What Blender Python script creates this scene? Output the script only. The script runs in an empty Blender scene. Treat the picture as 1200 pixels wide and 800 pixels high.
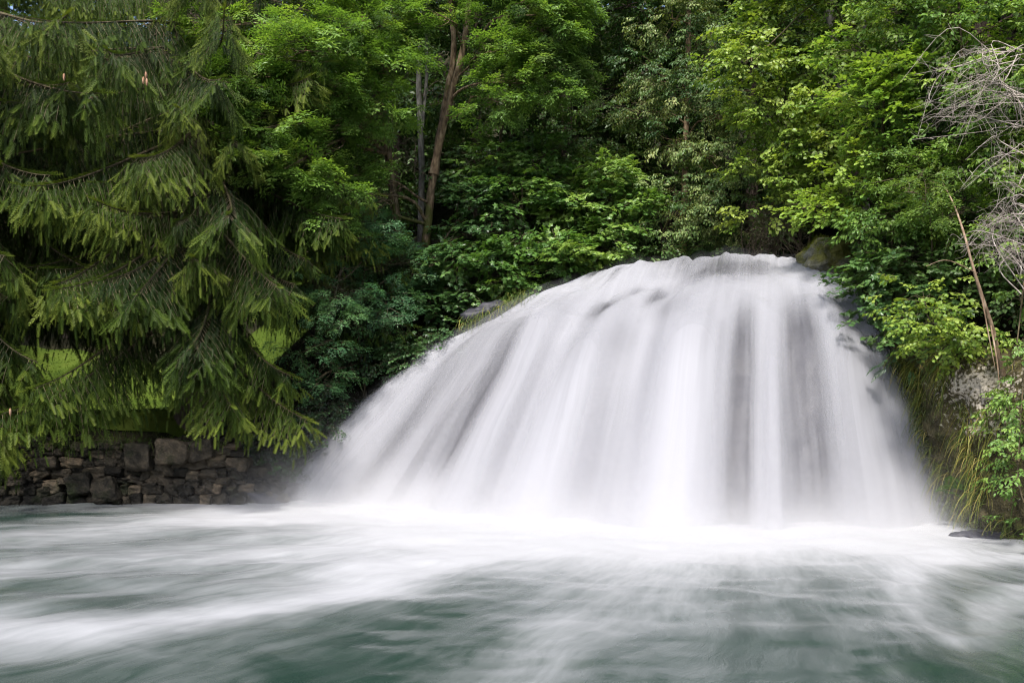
import bpy, math
import numpy as np
from mathutils import Vector

sc = bpy.context.scene
COL = sc.collection
# ------------------------------------------------------------------ camera, sky, sun, exposure
F = 1167.0; CX = 600.0; HY = 450.0; CH = 2.5        # focal length in photo pixels, horizon row, eye height
cam_d = bpy.data.cameras.new("camera"); cam = bpy.data.objects.new("camera", cam_d); COL.objects.link(cam)
cam.location = (0, 0, CH); cam.rotation_euler = (math.radians(90), 0, 0)
cam_d.sensor_width = 36.0; cam_d.lens = F * 36.0 / 1200.0; cam_d.shift_y = 50.0 / 1200.0
cam_d.clip_end = 2000.0; cam_d.clip_start = 0.1
sc.camera = cam

SUN_EL = math.radians(56); SUN_AZ = math.atan2(-0.34, -1.0)     # azimuth measured from +Y towards +X
SUN_DIR = Vector((math.sin(SUN_AZ) * math.cos(SUN_EL), math.cos(SUN_AZ) * math.cos(SUN_EL), math.sin(SUN_EL)))
world = bpy.data.worlds.new("World"); sc.world = world; world.use_nodes = True
wn = world.node_tree.nodes; wl = world.node_tree.links
bg = wn["Background"]; bg.inputs["Strength"].default_value = 0.12
sky = wn.new("ShaderNodeTexSky"); sky.sky_type = 'NISHITA'; sky.sun_disc = False
sky.sun_elevation = SUN_EL; sky.sun_rotation = SUN_AZ; sky.air_density = 1.0; sky.dust_density = 3.0; sky.ozone_density = 1.0
wl.new(sky.outputs[0], bg.inputs["Color"])
sun_d = bpy.data.lights.new("sun", 'SUN'); sun = bpy.data.objects.new("sun", sun_d); COL.objects.link(sun)
sun_d.energy = 3.5; sun_d.angle = math.radians(11.0); sun_d.color = (1.0, 0.955, 0.88)
sun.rotation_euler = SUN_DIR.to_track_quat('Z', 'Y').to_euler(); sun.location = (-11, -30, 45)
sc.view_settings.view_transform = 'Standard'; sc.view_settings.look = 'None'
sc.view_settings.exposure = 1.2; sc.view_settings.gamma = 1.0; sc.view_settings.use_curve_mapping = False
sc.render.engine = 'CYCLES'
cy = sc.cycles
cy.use_denoising = True
try: cy.denoiser = 'OPENIMAGEDENOISE'; cy.denoising_input_passes = 'RGB_ALBEDO_NORMAL'; cy.denoising_prefilter = 'FAST'
except Exception: pass
cy.max_bounces = 7; cy.diffuse_bounces = 3; cy.glossy_bounces = 2; cy.transmission_bounces = 3; cy.volume_bounces = 1
cy.transparent_max_bounces = 24; cy.use_adaptive_sampling = True; cy.adaptive_threshold = 0.012; sc.render.filter_size = 1.1; cy.pixel_filter_type = 'BLACKMAN_HARRIS'; cy.filter_width = 1.1
cy.sample_clamp_indirect = 6.0; cy.caustics_reflective = False; cy.caustics_refractive = False
cy.volume_step_rate = 2.0; cy.volume_max_steps = 64

# ------------------------------------------------------------------ small helpers
def P(px, py, Y):
    return np.array([(px - CX) / F * Y, Y, CH + (HY - py) / F * Y])
def rng_of(seed): return np.random.default_rng(seed)
def norm(v): return v / np.maximum(np.linalg.norm(v, axis=-1, keepdims=True), 1e-9)
def sstep(a, b, x):
    t = np.clip((x - a) / (b - a), 0, 1); return t * t * (3 - 2 * t)

def _hash(ix, iy, iz, seed):
    h = (ix.astype(np.int64) * 374761393 + iy.astype(np.int64) * 668265263 + iz.astype(np.int64) * 2147483647 + seed * 974634777)
    h = (h ^ (h >> 13)) * 1274126177
    h = h & 0x7fffffff
    return ((h ^ (h >> 16)) & 0xffff) / 65535.0
def vnoise(x, y, z=0.0, seed=0):
    x, y, z = np.broadcast_arrays(np.asarray(x, float), np.asarray(y, float), np.asarray(z, float))
    ix, iy, iz = np.floor(x), np.floor(y), np.floor(z)
    fx, fy, fz = x - ix, y - iy, z - iz
    fx, fy, fz = [f * f * (3 - 2 * f) for f in (fx, fy, fz)]
    r = 0
    for dx in (0, 1):
        for dy in (0, 1):
            for dz in (0, 1):
                w = (fx if dx else 1 - fx) * (fy if dy else 1 - fy) * (fz if dz else 1 - fz)
                r = r + w * _hash(ix + dx, iy + dy, iz + dz, seed)
    return r * 2 - 1
def fbm(x, y, z=0.0, seed=0, octv=4, gain=0.5):
    r = 0; a = 1; f = 1
    for o in range(octv):
        r = r + a * vnoise(np.asarray(x) * f, np.asarray(y) * f, np.asarray(z) * f, seed + o * 17); a *= gain; f *= 2.03
    return r

def new_mesh(name, V, Fs, mats, midx=None, tint=None, attrs=None, uv=None, smooth=False):
    """one mesh from numpy arrays; Fs is (m,3) or (m,4)"""
    V = np.ascontiguousarray(V, np.float32); Fs = np.ascontiguousarray(Fs, np.int32)
    k = Fs.shape[1]; me = bpy.data.meshes.new(name)
    me.vertices.add(len(V)); me.vertices.foreach_set("co", V.ravel())
    me.loops.add(Fs.size); me.loops.foreach_set("vertex_index", Fs.ravel())
    me.polygons.add(len(Fs)); me.polygons.foreach_set("loop_start", np.arange(0, Fs.size, k, dtype=np.int32))
    for m in (mats if isinstance(mats, (list, tuple)) else [mats]): me.materials.append(m)
    if midx is not None: me.polygons.foreach_set("material_index", np.ascontiguousarray(midx, np.int32))
    me.polygons.foreach_set("use_smooth", np.full(len(Fs), bool(smooth)))
    if tint is not None:
        a = me.attributes.new("tint", 'FLOAT', 'POINT'); a.data.foreach_set("value", np.ascontiguousarray(tint, np.float32))
    for nm, vals in (attrs or {}).items():
        a = me.attributes.new(nm, 'FLOAT', 'POINT'); a.data.foreach_set("value", np.ascontiguousarray(vals, np.float32))
    if uv is not None:
        l = me.uv_layers.new(name="UVMap"); l.data.foreach_set("uv", np.ascontiguousarray(uv[Fs.ravel()], np.float32).ravel())
    me.update(calc_edges=True); me.validate(verbose=False)
    return me
def link(name, data, parent=None, loc=None):
    o = bpy.data.objects.new(name, data); COL.objects.link(o)
    if parent is not None: o.parent = parent
    if loc is not None: o.location = loc
    return o
def tag(o, label=None, cat=None, group=None, kind=None):
    if label: o["label"] = label
    if cat: o["category"] = cat
    if group: o["group"] = group
    if kind: o["kind"] = kind
    return o
def thing(name, label, cat, loc=(0, 0, 0), group=None):
    return tag(link(name, None, loc=tuple(float(c) for c in loc)), label, cat, group)
def part(name, me, parent):
    """a mesh modelled in world coordinates becomes a child of an empty that only has a location"""
    o = link(name, me, parent)
    L = parent.location
    n = len(me.vertices); co = np.empty(n * 3, np.float32); me.vertices.foreach_get("co", co)
    co = co.reshape(-1, 3) - np.array(L, np.float32); me.vertices.foreach_set("co", co.ravel()); me.update()
    return o

class Acc:
    """collects triangle pieces with a tint and a material slot"""
    def __init__(s): s.V = []; s.F = []; s.T = []; s.M = []; s.n = 0
    def add(s, V, Fs, tint=0.5, mat=0):
        V = np.asarray(V, float).reshape(-1, 3); Fs = np.asarray(Fs)
        if Fs.shape[1] == 4: Fs = np.concatenate([Fs[:, [0, 1, 2]], Fs[:, [0, 2, 3]]])
        s.V.append(V); s.F.append(Fs + s.n); s.T.append(np.broadcast_to(np.asarray(tint, float), (len(V),)).copy())
        s.M.append(np.broadcast_to(np.asarray(mat), (len(Fs),)).copy()); s.n += len(V)
    def get(s): return np.concatenate(s.V), np.concatenate(s.F), np.concatenate(s.T), np.concatenate(s.M)
    def build(s, name, mats, smooth=False):
        V, Fs, T, M = s.get(); return new_mesh(name, V, Fs, mats, M, T, smooth=smooth)

def tube(pts, rad, sides=8, rough=0.0, seed=0, caps=True):
    pts = np.asarray(pts, float); rad = np.broadcast_to(np.asarray(rad, float), (len(pts),))
    t = norm(np.gradient(pts, axis=0)); ref = np.array([0.31, 0.77, 0.55])
    a = norm(np.cross(t, ref)); b = np.cross(t, a)
    th = np.linspace(0, 2 * np.pi, sides, endpoint=False)
    R = rad[:, None] * np.ones(sides)
    if rough: R = R * (1 + rough * fbm(np.cos(th)[None] * 1.3 + seed, np.sin(th)[None] * 1.3, np.arange(len(pts))[:, None] * 0.45, seed, 3))
    V = pts[:, None] + R[..., None] * (np.cos(th)[None, :, None] * a[:, None] + np.sin(th)[None, :, None] * b[:, None])
    n = len(pts); i = np.arange(n - 1)[:, None] * sides; j = np.arange(sides)[None]; j2 = (j + 1) % sides
    q = np.stack([i + j, i + j2, i + sides + j2, i + sides + j], -1).reshape(-1, 4)
    Fs = np.concatenate([q[:, [0, 1, 2]], q[:, [0, 2, 3]]])
    return V.reshape(-1, 3), Fs
def curve(points, n=16):
    """Catmull-Rom through the points"""
    p = np.asarray(points, float); p = np.concatenate([[2 * p[0] - p[1]], p, [2 * p[-1] - p[-2]]])
    m = len(p) - 3; ts = np.linspace(0, m - 1e-6, n); i = ts.astype(int); t = (ts - i)[:, None]
    a, b, c, d = p[i], p[i + 1], p[i + 2], p[i + 3]
    return 0.5 * ((2 * b) + (-a + c) * t + (2 * a - 5 * b + 4 * c - d) * t ** 2 + (-a + 3 * b - 3 * c + d) * t ** 3)

def instance(tpl, pos, X, U, scale, tint, acc, tint_gain=1.0):
    """stamp a template (V,F,T,M) at many frames: X the forward direction, U roughly up"""
    V, Fs, T, M = tpl; n = len(pos)
    if n == 0: return
    X = norm(X); Yv = norm(np.cross(U, X)); Z = np.cross(X, Yv)
    R = np.stack([X, Yv, Z], -1)                                  # columns
    W = np.einsum('nij,kj->nki', R, V) * np.asarray(scale).reshape(-1, 1, 1) + np.asarray(pos)[:, None]
    k = len(V)
    FF = (Fs[None] + (np.arange(n) * k)[:, None, None]).reshape(-1, 3)
    TT = (T[None] * tint_gain + np.asarray(tint).reshape(-1, 1)).reshape(-1)
    acc.add(W.reshape(-1, 3), FF, TT, np.tile(M, n))

# ------------------------------------------------------------------ materials
def mat(name):
    m = bpy.data.materials.new(name); m.use_nodes = True; nt = m.node_tree
    for n in list(nt.nodes): nt.nodes.remove(n)
    out = nt.nodes.new("ShaderNodeOutputMaterial")
    def N(t, **kw):
        n = nt.nodes.new(t)
        for k, v in kw.items():
            if k in n.inputs.keys() if hasattr(n.inputs, 'keys') else False: n.inputs[k].default_value = v
            else: setattr(n, k, v)
        return n
    def L(a, b): nt.links.new(a, b)
    return m, N, L, out
def ramp(N, stops, interp='LINEAR'):
    r = N("ShaderNodeValToRGB"); cr = r.color_ramp; cr.interpolation = interp
    while len(cr.elements) > 1: cr.elements.remove(cr.elements[-1])
    for i, (p, c) in enumerate(stops):
        e = cr.elements[0] if i == 0 else cr.elements.new(p)
        e.position = p; e.color = (c, c, c, 1) if not hasattr(c, '__len__') else (*c, 1)
    return r
def math_node(N, L, op, a, b=None, clamp=False):
    n = N("ShaderNodeMath"); n.operation = op; n.use_clamp = clamp
    for i, v in enumerate((a, b)):
        if v is None: continue
        if isinstance(v, (int, float)): n.inputs[i].default_value = v
        else: L(v, n.inputs[i])
    return n.outputs[0]

def leaf_mat(name, stops, trans=0.35, rough=0.42, spec=0.35, tcol=(1.25, 1.25, 0.55)):
    m, N, L, out = mat(name)
    at = N("ShaderNodeAttribute"); at.attribute_name = "tint"
    r = ramp(N, stops); L(at.outputs["Fac"], r.inputs[0])
    p = N("ShaderNodeBsdfPrincipled"); L(r.outputs[0], p.inputs["Base Color"])
    p.inputs["Roughness"].default_value = rough; p.inputs["Specular IOR Level"].default_value = spec
    mul = N("ShaderNodeMix"); mul.data_type = 'RGBA'; mul.blend_type = 'MULTIPLY'; mul.inputs[0].default_value = 1.0
    L(r.outputs[0], mul.inputs[6]); mul.inputs[7].default_value = (*tcol, 1)
    t = N("ShaderNodeBsdfTranslucent"); L(mul.outputs[2], t.inputs[0])
    mx = N("ShaderNodeMixShader"); mx.inputs[0].default_value = trans
    L(p.outputs[0], mx.inputs[1]); L(t.outputs[0], mx.inputs[2]); L(mx.outputs[0], out.inputs[0])
    return m
def bark_mat(name, c1, c2, c3=None, scale=14.0, moss=None, mz=(0, 1)):
    m, N, L, out = mat(name)
    tc = N("ShaderNodeTexCoord"); mp = N("ShaderNodeMapping"); mp.inputs["Scale"].default_value = (1, 1, 0.35); L(tc.outputs["Object"], mp.inputs[0])
    n1 = N("ShaderNodeTexNoise"); n1.inputs["Scale"].default_value = scale; n1.inputs["Detail"].default_value = 6; L(mp.outputs[0], n1.inputs[0])
    r = ramp(N, [(0.3, c1), (0.52, c2), (0.72, c3 or c2)]); L(n1.outputs[0], r.inputs[0])
    col = r.outputs[0]
    if moss:
        n2 = N("ShaderNodeTexNoise"); n2.inputs["Scale"].default_value = 3.0; n2.inputs["Detail"].default_value = 5; L(tc.outputs["Object"], n2.inputs[0])
        sx = N("ShaderNodeSeparateXYZ"); L(tc.outputs["Object"], sx.inputs[0])
        mr = N("ShaderNodeMapRange"); mr.inputs[1].default_value = mz[0]; mr.inputs[2].default_value = mz[1]; mr.inputs[3].default_value = 0.35; mr.inputs[4].default_value = -0.1
        L(sx.outputs[2], mr.inputs[0])
        fac = math_node(N, L, 'ADD', n2.outputs[0], mr.outputs[0]); rr = ramp(N, [(0.55, 0.0), (0.68, 0.9)]); L(fac, rr.inputs[0])
        mx = N("ShaderNodeMix"); mx.data_type = 'RGBA'; L(rr.outputs[0], mx.inputs[0]); L(col, mx.inputs[6]); mx.inputs[7].default_value = (*moss, 1); col = mx.outputs[2]
    p = N("ShaderNodeBsdfPrincipled"); L(col, p.inputs["Base Color"]); p.inputs["Roughness"].default_value = 0.85; p.inputs["Specular IOR Level"].default_value = 0.2
    b = N("ShaderNodeBump"); b.inputs["Strength"].default_value = 0.7; b.inputs["Distance"].default_value = 0.02; L(n1.outputs[0], b.inputs["Height"]); L(b.outputs[0], p.inputs["Normal"])
    L(p.outputs[0], out.inputs[0]); return m
def rock_mat(name, stops, scale=3.0, rough=0.75, moss=None, moss_amt=0.5, spec=0.3, bump=0.06, bare=None):
    m, N, L, out = mat(name)
    tc = N("ShaderNodeTexCoord")
    n1 = N("ShaderNodeTexNoise"); n1.inputs["Scale"].default_value = scale; n1.inputs["Detail"].default_value = 10; n1.inputs["Roughness"].default_value = 0.65; L(tc.outputs["Object"], n1.inputs[0])
    at = N("ShaderNodeAttribute"); at.attribute_name = "tint"
    f = math_node(N, L, 'ADD', n1.outputs[0], math_node(N, L, 'MULTIPLY', math_node(N, L, 'SUBTRACT', at.outputs["Fac"], 0.5), 0.45))
    r = ramp(N, stops); L(f, r.inputs[0]); col = r.outputs[0]
    v = N("ShaderNodeTexVoronoi"); v.inputs["Scale"].default_value = scale * 4.5; L(tc.outputs["Object"], v.inputs[0])
    if bare:
        ab = N("ShaderNodeAttribute"); ab.attribute_name = "bare"
        nb = N("ShaderNodeTexNoise"); nb.inputs["Scale"].default_value = 16; nb.inputs["Detail"].default_value = 8; L(tc.outputs["Object"], nb.inputs[0])
        fb = math_node(N, L, 'ADD', ab.outputs["Fac"], math_node(N, L, 'MULTIPLY', math_node(N, L, 'SUBTRACT', nb.outputs[0], 0.5), 2.6))
        rb = ramp(N, [(0.45, 0.0), (0.75, 0.95)]); L(fb, rb.inputs[0])
        rc = ramp(N, [(0.3, tuple(0.45 * c for c in bare)), (0.62, bare)]); L(nb.outputs[0], rc.inputs[0])
        mx = N("ShaderNodeMix"); mx.data_type = 'RGBA'; L(rb.outputs[0], mx.inputs[0]); L(col, mx.inputs[6]); L(rc.outputs[0], mx.inputs[7]); col = mx.outputs[2]
    if moss:
        n2 = N("ShaderNodeTexNoise"); n2.inputs["Scale"].default_value = 1.6; n2.inputs["Detail"].default_value = 8; n2.inputs["Roughness"].default_value = 0.6; L(tc.outputs["Object"], n2.inputs[0])
        lo = 0.72 - 0.4 * moss_amt; rr = ramp(N, [(lo, 0.0), (lo + 0.12, 0.9)]); L(n2.outputs[0], rr.inputs[0])
        rm = ramp(N, [(0.35, tuple(0.5 * c for c in moss)), (0.65, moss)]); L(n1.outputs[0], rm.inputs[0])
        mx = N("ShaderNodeMix"); mx.data_type = 'RGBA'; L(rr.outputs[0], mx.inputs[0]); L(col, mx.inputs[6]); L(rm.outputs[0], mx.inputs[7]); col = mx.outputs[2]
    p = N("ShaderNodeBsdfPrincipled"); L(col, p.inputs["Base Color"]); p.inputs["Roughness"].default_value = rough; p.inputs["Specular IOR Level"].default_value = spec
    hb = math_node(N, L, 'ADD', n1.outputs[0], math_node(N, L, 'MULTIPLY', v.outputs["Distance"], 0.35))
    b = N("ShaderNodeBump"); b.inputs["Strength"].default_value = 0.8; b.inputs["Distance"].default_value = bump; L(hb, b.inputs["Height"]); L(b.outputs[0], p.inputs["Normal"])
    L(p.outputs[0], out.inputs[0]); return m

M = {}
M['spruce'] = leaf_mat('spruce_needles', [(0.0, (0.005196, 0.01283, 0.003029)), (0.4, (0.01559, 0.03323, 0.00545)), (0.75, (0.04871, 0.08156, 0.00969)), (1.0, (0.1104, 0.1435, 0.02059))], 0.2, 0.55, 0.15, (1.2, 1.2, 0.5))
_nt = M['spruce'].node_tree; _oi = _nt.nodes.new("ShaderNodeObjectInfo"); _at = [n for n in _nt.nodes if n.type == 'ATTRIBUTE'][0]; _rp = [n for n in _nt.nodes if n.type == 'VALTORGB'][0]
_m1 = _nt.nodes.new("ShaderNodeMath"); _m1.operation = 'MULTIPLY_ADD'; _m1.inputs[1].default_value = 0.46; _m1.inputs[2].default_value = -0.27; _nt.links.new(_oi.outputs["Random"], _m1.inputs[0])
_m2 = _nt.nodes.new("ShaderNodeMath"); _m2.operation = 'ADD'; _nt.links.new(_at.outputs["Fac"], _m2.inputs[0]); _nt.links.new(_m1.outputs[0], _m2.inputs[1]); _nt.links.new(_m2.outputs[0], _rp.inputs[0])
M['ash'] = leaf_mat('ash_leaf', [(0.0, (0.06818, 0.1363, 0.03256)), (0.5, (0.1477, 0.2634, 0.04737)), (1.0, (0.3181, 0.4269, 0.0888))], 0.4)
M['ash_pale'] = leaf_mat('pale_ash_leaf', [(0.0, (0.05175, 0.115, 0.0345)), (0.5, (0.1265, 0.2185, 0.0575)), (1.0, (0.253, 0.3565, 0.115))], 0.4)
M['rowan'] = leaf_mat('bluish_pinnate_leaf', [(0.0, (0.02662, 0.07502, 0.0363)), (0.5, (0.0605, 0.1513, 0.0605)), (1.0, (0.1331, 0.242, 0.09075))], 0.36)
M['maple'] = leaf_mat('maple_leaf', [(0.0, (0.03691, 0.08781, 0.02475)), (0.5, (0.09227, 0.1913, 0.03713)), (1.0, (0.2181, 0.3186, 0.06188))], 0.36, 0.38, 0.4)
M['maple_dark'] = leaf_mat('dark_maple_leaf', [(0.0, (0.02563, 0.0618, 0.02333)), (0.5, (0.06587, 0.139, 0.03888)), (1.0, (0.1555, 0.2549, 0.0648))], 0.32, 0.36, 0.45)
M['linden'] = leaf_mat('linden_leaf', [(0.0, (0.0396, 0.0924, 0.02904)), (0.5, (0.1122, 0.1848, 0.05544)), (0.8, (0.264, 0.3168, 0.1122)), (1.0, (0.4224, 0.4488, 0.198))], 0.36)
M['hazel'] = leaf_mat('hazel_leaf', [(0.0, (0.0574, 0.1177, 0.02178)), (0.5, (0.1394, 0.2353, 0.03871)), (1.0, (0.3115, 0.3876, 0.07259))], 0.42, 0.42, 0.4)
M['oak'] = leaf_mat('oak_leaf', [(0.0, (0.05693, 0.1238, 0.02178)), (0.5, (0.1366, 0.2475, 0.04084)), (1.0, (0.2846, 0.396, 0.06807))], 0.42, 0.4, 0.4)
M['elder'] = leaf_mat('elder_leaf', [(0.0, (0.05234, 0.1178, 0.02831)), (0.5, (0.1221, 0.2283, 0.04891)), (1.0, (0.2792, 0.3829, 0.07722))], 0.4)
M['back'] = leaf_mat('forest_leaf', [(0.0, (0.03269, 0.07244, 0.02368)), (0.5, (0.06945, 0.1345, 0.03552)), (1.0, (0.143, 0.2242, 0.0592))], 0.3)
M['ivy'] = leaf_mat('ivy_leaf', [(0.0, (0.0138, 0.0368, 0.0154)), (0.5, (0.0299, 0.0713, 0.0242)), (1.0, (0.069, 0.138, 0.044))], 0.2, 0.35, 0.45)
M['fern'] = leaf_mat('fern_leaf', [(0.0, (0.036, 0.084, 0.0192)), (0.5, (0.09, 0.168, 0.0312)), (1.0, (0.18, 0.264, 0.048))], 0.4)
M['grass'] = leaf_mat('lawn_grass', [(0.0, (0.04111, 0.07426, 0.009945)), (0.5, (0.08221, 0.1273, 0.01657)), (1.0, (0.137, 0.175, 0.02983))], 0.4, 0.55, 0.2)
M['sedge'] = leaf_mat('hanging_grass_blade', [(0.0, (0.03276, 0.05967, 0.01287)), (0.4, (0.0702, 0.1127, 0.0193)), (0.7, (0.1638, 0.1856, 0.03218)), (0.86, (0.2808, 0.2254, 0.05362)), (1.0, (0.3978, 0.3315, 0.118))], 0.25, 0.55, 0.25)
M['mossblade'] = leaf_mat('moss_frond', [(0.0, (0.06, 0.0825, 0.0156)), (0.5, (0.15, 0.18, 0.026)), (1.0, (0.33, 0.315, 0.0585))], 0.25, 0.7, 0.1)
M['drybrush'] = leaf_mat('dry_leaf', [(0.0, (0.045, 0.038, 0.022)), (0.5, (0.10, 0.085, 0.045)), (1.0, (0.16, 0.15, 0.07))], 0.25, 0.7, 0.15)
M['bark_spruce'] = bark_mat('spruce_bark', (0.03, 0.022, 0.018), (0.075, 0.055, 0.045), (0.13, 0.11, 0.09))
M['bark_ash'] = bark_mat('mossy_ash_bark', (0.05, 0.034, 0.022), (0.18, 0.125, 0.078), (0.32, 0.25, 0.17), 13, (0.075, 0.085, 0.02), (0.0, 2.2))
M['bark_grey'] = bark_mat('grey_bark', (0.07, 0.065, 0.058), (0.17, 0.16, 0.145), (0.30, 0.28, 0.26), 11)
M['twig'] = bark_mat('green_brown_twig', (0.035, 0.03, 0.018), (0.075, 0.06, 0.035), (0.12, 0.1, 0.06), 20)
M['deadtwig'] = bark_mat('bleached_dead_twig', (0.15, 0.125, 0.11), (0.30, 0.26, 0.235), (0.44, 0.40, 0.37), 16)
M['browntwig'] = bark_mat('brown_dead_twig', (0.06, 0.045, 0.03), (0.13, 0.10, 0.07), (0.22, 0.18, 0.13), 16)
M['deadwood'] = bark_mat('weathered_dead_wood', (0.09, 0.06, 0.04), (0.2, 0.14, 0.095), (0.32, 0.25, 0.19), 14)
M['cone'] = bark_mat('spruce_cone_scales', (0.16, 0.085, 0.05), (0.28, 0.16, 0.10), (0.38, 0.26, 0.18), 40)
M['stone'] = rock_mat('wall_stone', [(0.25, (0.010, 0.009, 0.007)), (0.45, (0.028, 0.024, 0.018)), (0.62, (0.064, 0.052, 0.037)), (0.88, (0.16, 0.12, 0.08))], 5.0, 0.75, (0.02, 0.028, 0.009), 0.42, 0.2, 0.05)
M['wetrock'] = rock_mat('wet_tufa', [(0.3, (0.022, 0.022, 0.029)), (0.5, (0.032, 0.032, 0.042)), (0.75, (0.05, 0.05, 0.06))], 2.5, 0.55, None, 0.2, 0.25, 0.02)
M['cliff'] = rock_mat('mossy_cliff', [(0.3, (0.022, 0.019, 0.01)), (0.5, (0.07, 0.058, 0.028)), (0.7, (0.15, 0.125, 0.06)), (0.85, (0.25, 0.21, 0.13))], 5.5, 0.8, (0.05, 0.058, 0.014), 0.55, 0.2, 0.09, (0.52, 0.46, 0.38))
M['boulder'] = rock_mat('mossy_boulder', [(0.3, (0.05, 0.05, 0.045)), (0.5, (0.13, 0.125, 0.11)), (0.75, (0.28, 0.27, 0.25))], 5.0, 0.8, (0.13, 0.125, 0.022), 0.75)
M['soil'] = rock_mat('forest_soil', [(0.3, (0.008, 0.008, 0.005)), (0.5, (0.02, 0.019, 0.011)), (0.75, (0.042, 0.04, 0.02))], 1.4, 0.9, (0.015, 0.022, 0.008), 0.5, 0.1)

# ------------------------------------------------------------------ the fall: lip, foot, flow surface
TS = np.array([0, .2, .4, .6, .8, 1.0])
LIP = np.array([P(624, 360, 23.3), P(700, 320, 23.3), P(770, 307, 23.3), P(838, 302, 23.1), P(908, 300, 22.5), P(968, 317, 20.8)])
FOOT = np.array([P(340, 583, 2.45 * F / 133), P(482, 594, 2.45 * F / 144), P(622, 607, 2.45 * F / 157), P(762, 616, 2.45 * F / 166), P(922, 618, 2.45 * F / 168), P(1086, 612, 2.45 * F / 162)])
FOOT[:, 2] = -0.05
POWS = np.array([1.62, 1.62, 1.7, 1.8, 1.9, 1.85])
def cr(vals, t):
    vals = np.asarray(vals, float); 
    if vals.ndim == 1: vals = vals[:, None]
    p = np.concatenate([[2 * vals[0] - vals[1]], vals, [2 * vals[-1] - vals[-2]]])
    x = np.clip(np.asarray(t, float) * 5, 0, 5 - 1e-6); i = x.astype(int); f = (x - i)[..., None]
    extra = (np.asarray(t, float) * 5 - x)[..., None]
    a, b, c, d = p[i], p[i + 1], p[i + 2], p[i + 3]
    r = 0.5 * ((2 * b) + (-a + c) * f + (2 * a - 5 * b + 4 * c - d) * f ** 2 + (-a + 3 * b - 3 * c + d) * f ** 3)
    return r + extra * 0.5 * ((-a + c) + 2 * (2 * a - 5 * b + 4 * c - d) * f + 3 * (-a + 3 * b - 3 * c + d) * f ** 2)
def slant(u, v):
    w = 1 - sstep(0.50, 0.80, u)
    return u + 0.03 * w * (1 - np.clip(v, 0, 1)) ** 1.4
def flow(u, v, lift=0.0):
    """point of the falling water: u across (0 left .. 1 right), v down the flow; v < 0 is the stream above the lip"""
    S = cr(LIP, u); E = cr(FOOT, u); pw = np.clip(cr(POWS, u)[..., 0], 1.3, 2.0)
    vv = np.clip(v, 0, None)
    step = 0.14 * (fbm(u * 8, vv * 6, 1.7, 5, 3) - 0.3) * sstep(0.03, 0.15, vv) * (1 - sstep(0.45, 0.7, vv))
    us = slant(u, vv) + 0.012 * vnoise(u * 6, vv * 3, 0, 14)
    rib = (0.17 * vnoise(us * 9, vv * 1.6, 0.3, 2) + 0.06 * vnoise(us * 24, vv * 1.7, 0.6, 3) + 0.014 * vnoise(us * 70, vv * 2.0, 0.9, 4)) * sstep(0.05, 0.7, vv)
    lobe = 0.32 * np.exp(-((u - 0.26) / 0.07) ** 2 - ((vv - 0.42) / 0.16) ** 2) + 0.28 * np.exp(-((u - 0.42) / 0.05) ** 2 - ((vv - 0.55) / 0.2) ** 2) + 0.30 * np.exp(-((u - 0.62) / 0.07) ** 2 - ((vv - 0.50) / 0.22) ** 2) \
        + 0.24 * np.exp(-((u - 0.90) / 0.05) ** 2 - ((vv - 0.5) / 0.25) ** 2) + 0.22 * np.exp(-((u - 0.10) / 0.05) ** 2 - ((vv - 0.45) / 0.2) ** 2) - 0.16 * np.exp(-((u - 0.52) / 0.12) ** 2 - ((vv - 0.30) / 0.10) ** 2)
    ledge = 0.09 * (np.tanh((0.2 + 0.05 * np.sin(u * 21) - vv) * 18) + 1) * np.exp(-((u - 0.45) / 0.16) ** 2) * sstep(0.02, 0.12, vv)
    XY = S[..., :2] + (E - S)[..., :2] * vv[..., None]
    Z = E[..., 2] + (S[..., 2] - E[..., 2]) * (1 - vv ** pw)
    slope = pw * vv ** np.maximum(pw - 1, 0.05) * (S[..., 2] - E[..., 2]) / np.maximum(np.linalg.norm((E - S)[..., :2], axis=-1), .1)
    fl = norm((E - S)[..., :2]); k = 1 / np.sqrt(1 + slope ** 2)
    off = rib + lobe + lift
    X = XY[..., 0] + fl[..., 0] * off * slope * k; Yy = XY[..., 1] + fl[..., 1] * off * slope * k
    Z = Z + off * k + step + ledge + (0.07 * vnoise(u * 26, 0.5, 0, 91) + 0.045 * vnoise(u * 63, 0.5, 0, 92)) * (1 - sstep(0.1, 0.4, vv)) - 0.13 * (np.exp(-((u - 0.45) / 0.16) ** 2) * sstep(0.02, 0.12, vv))
    up = np.clip(-v, 0, None)                                     # upstream part
    X = X + up * 4.0 + 0; Yy = Yy + up * 26.0; Z = Z + up * 0.5 - 0.12 * sstep(0.0, 0.02, up) + 0.03 * vnoise(X * 2, Yy * 1.0, 0, 8) * (up > 0)
    return np.stack([X, Yy, Z], -1)
def grid_faces(nu, nv):
    i = np.arange(nu - 1)[:, None] * nv; j = np.arange(nv - 1)[None]
    return np.stack([i + j, i + nv + j, i + nv + j + 1, i + j + 1], -1).reshape(-1, 4)
FOOT_LINE = cr(FOOT, np.linspace(-0.02, 1.02, 200))

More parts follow.
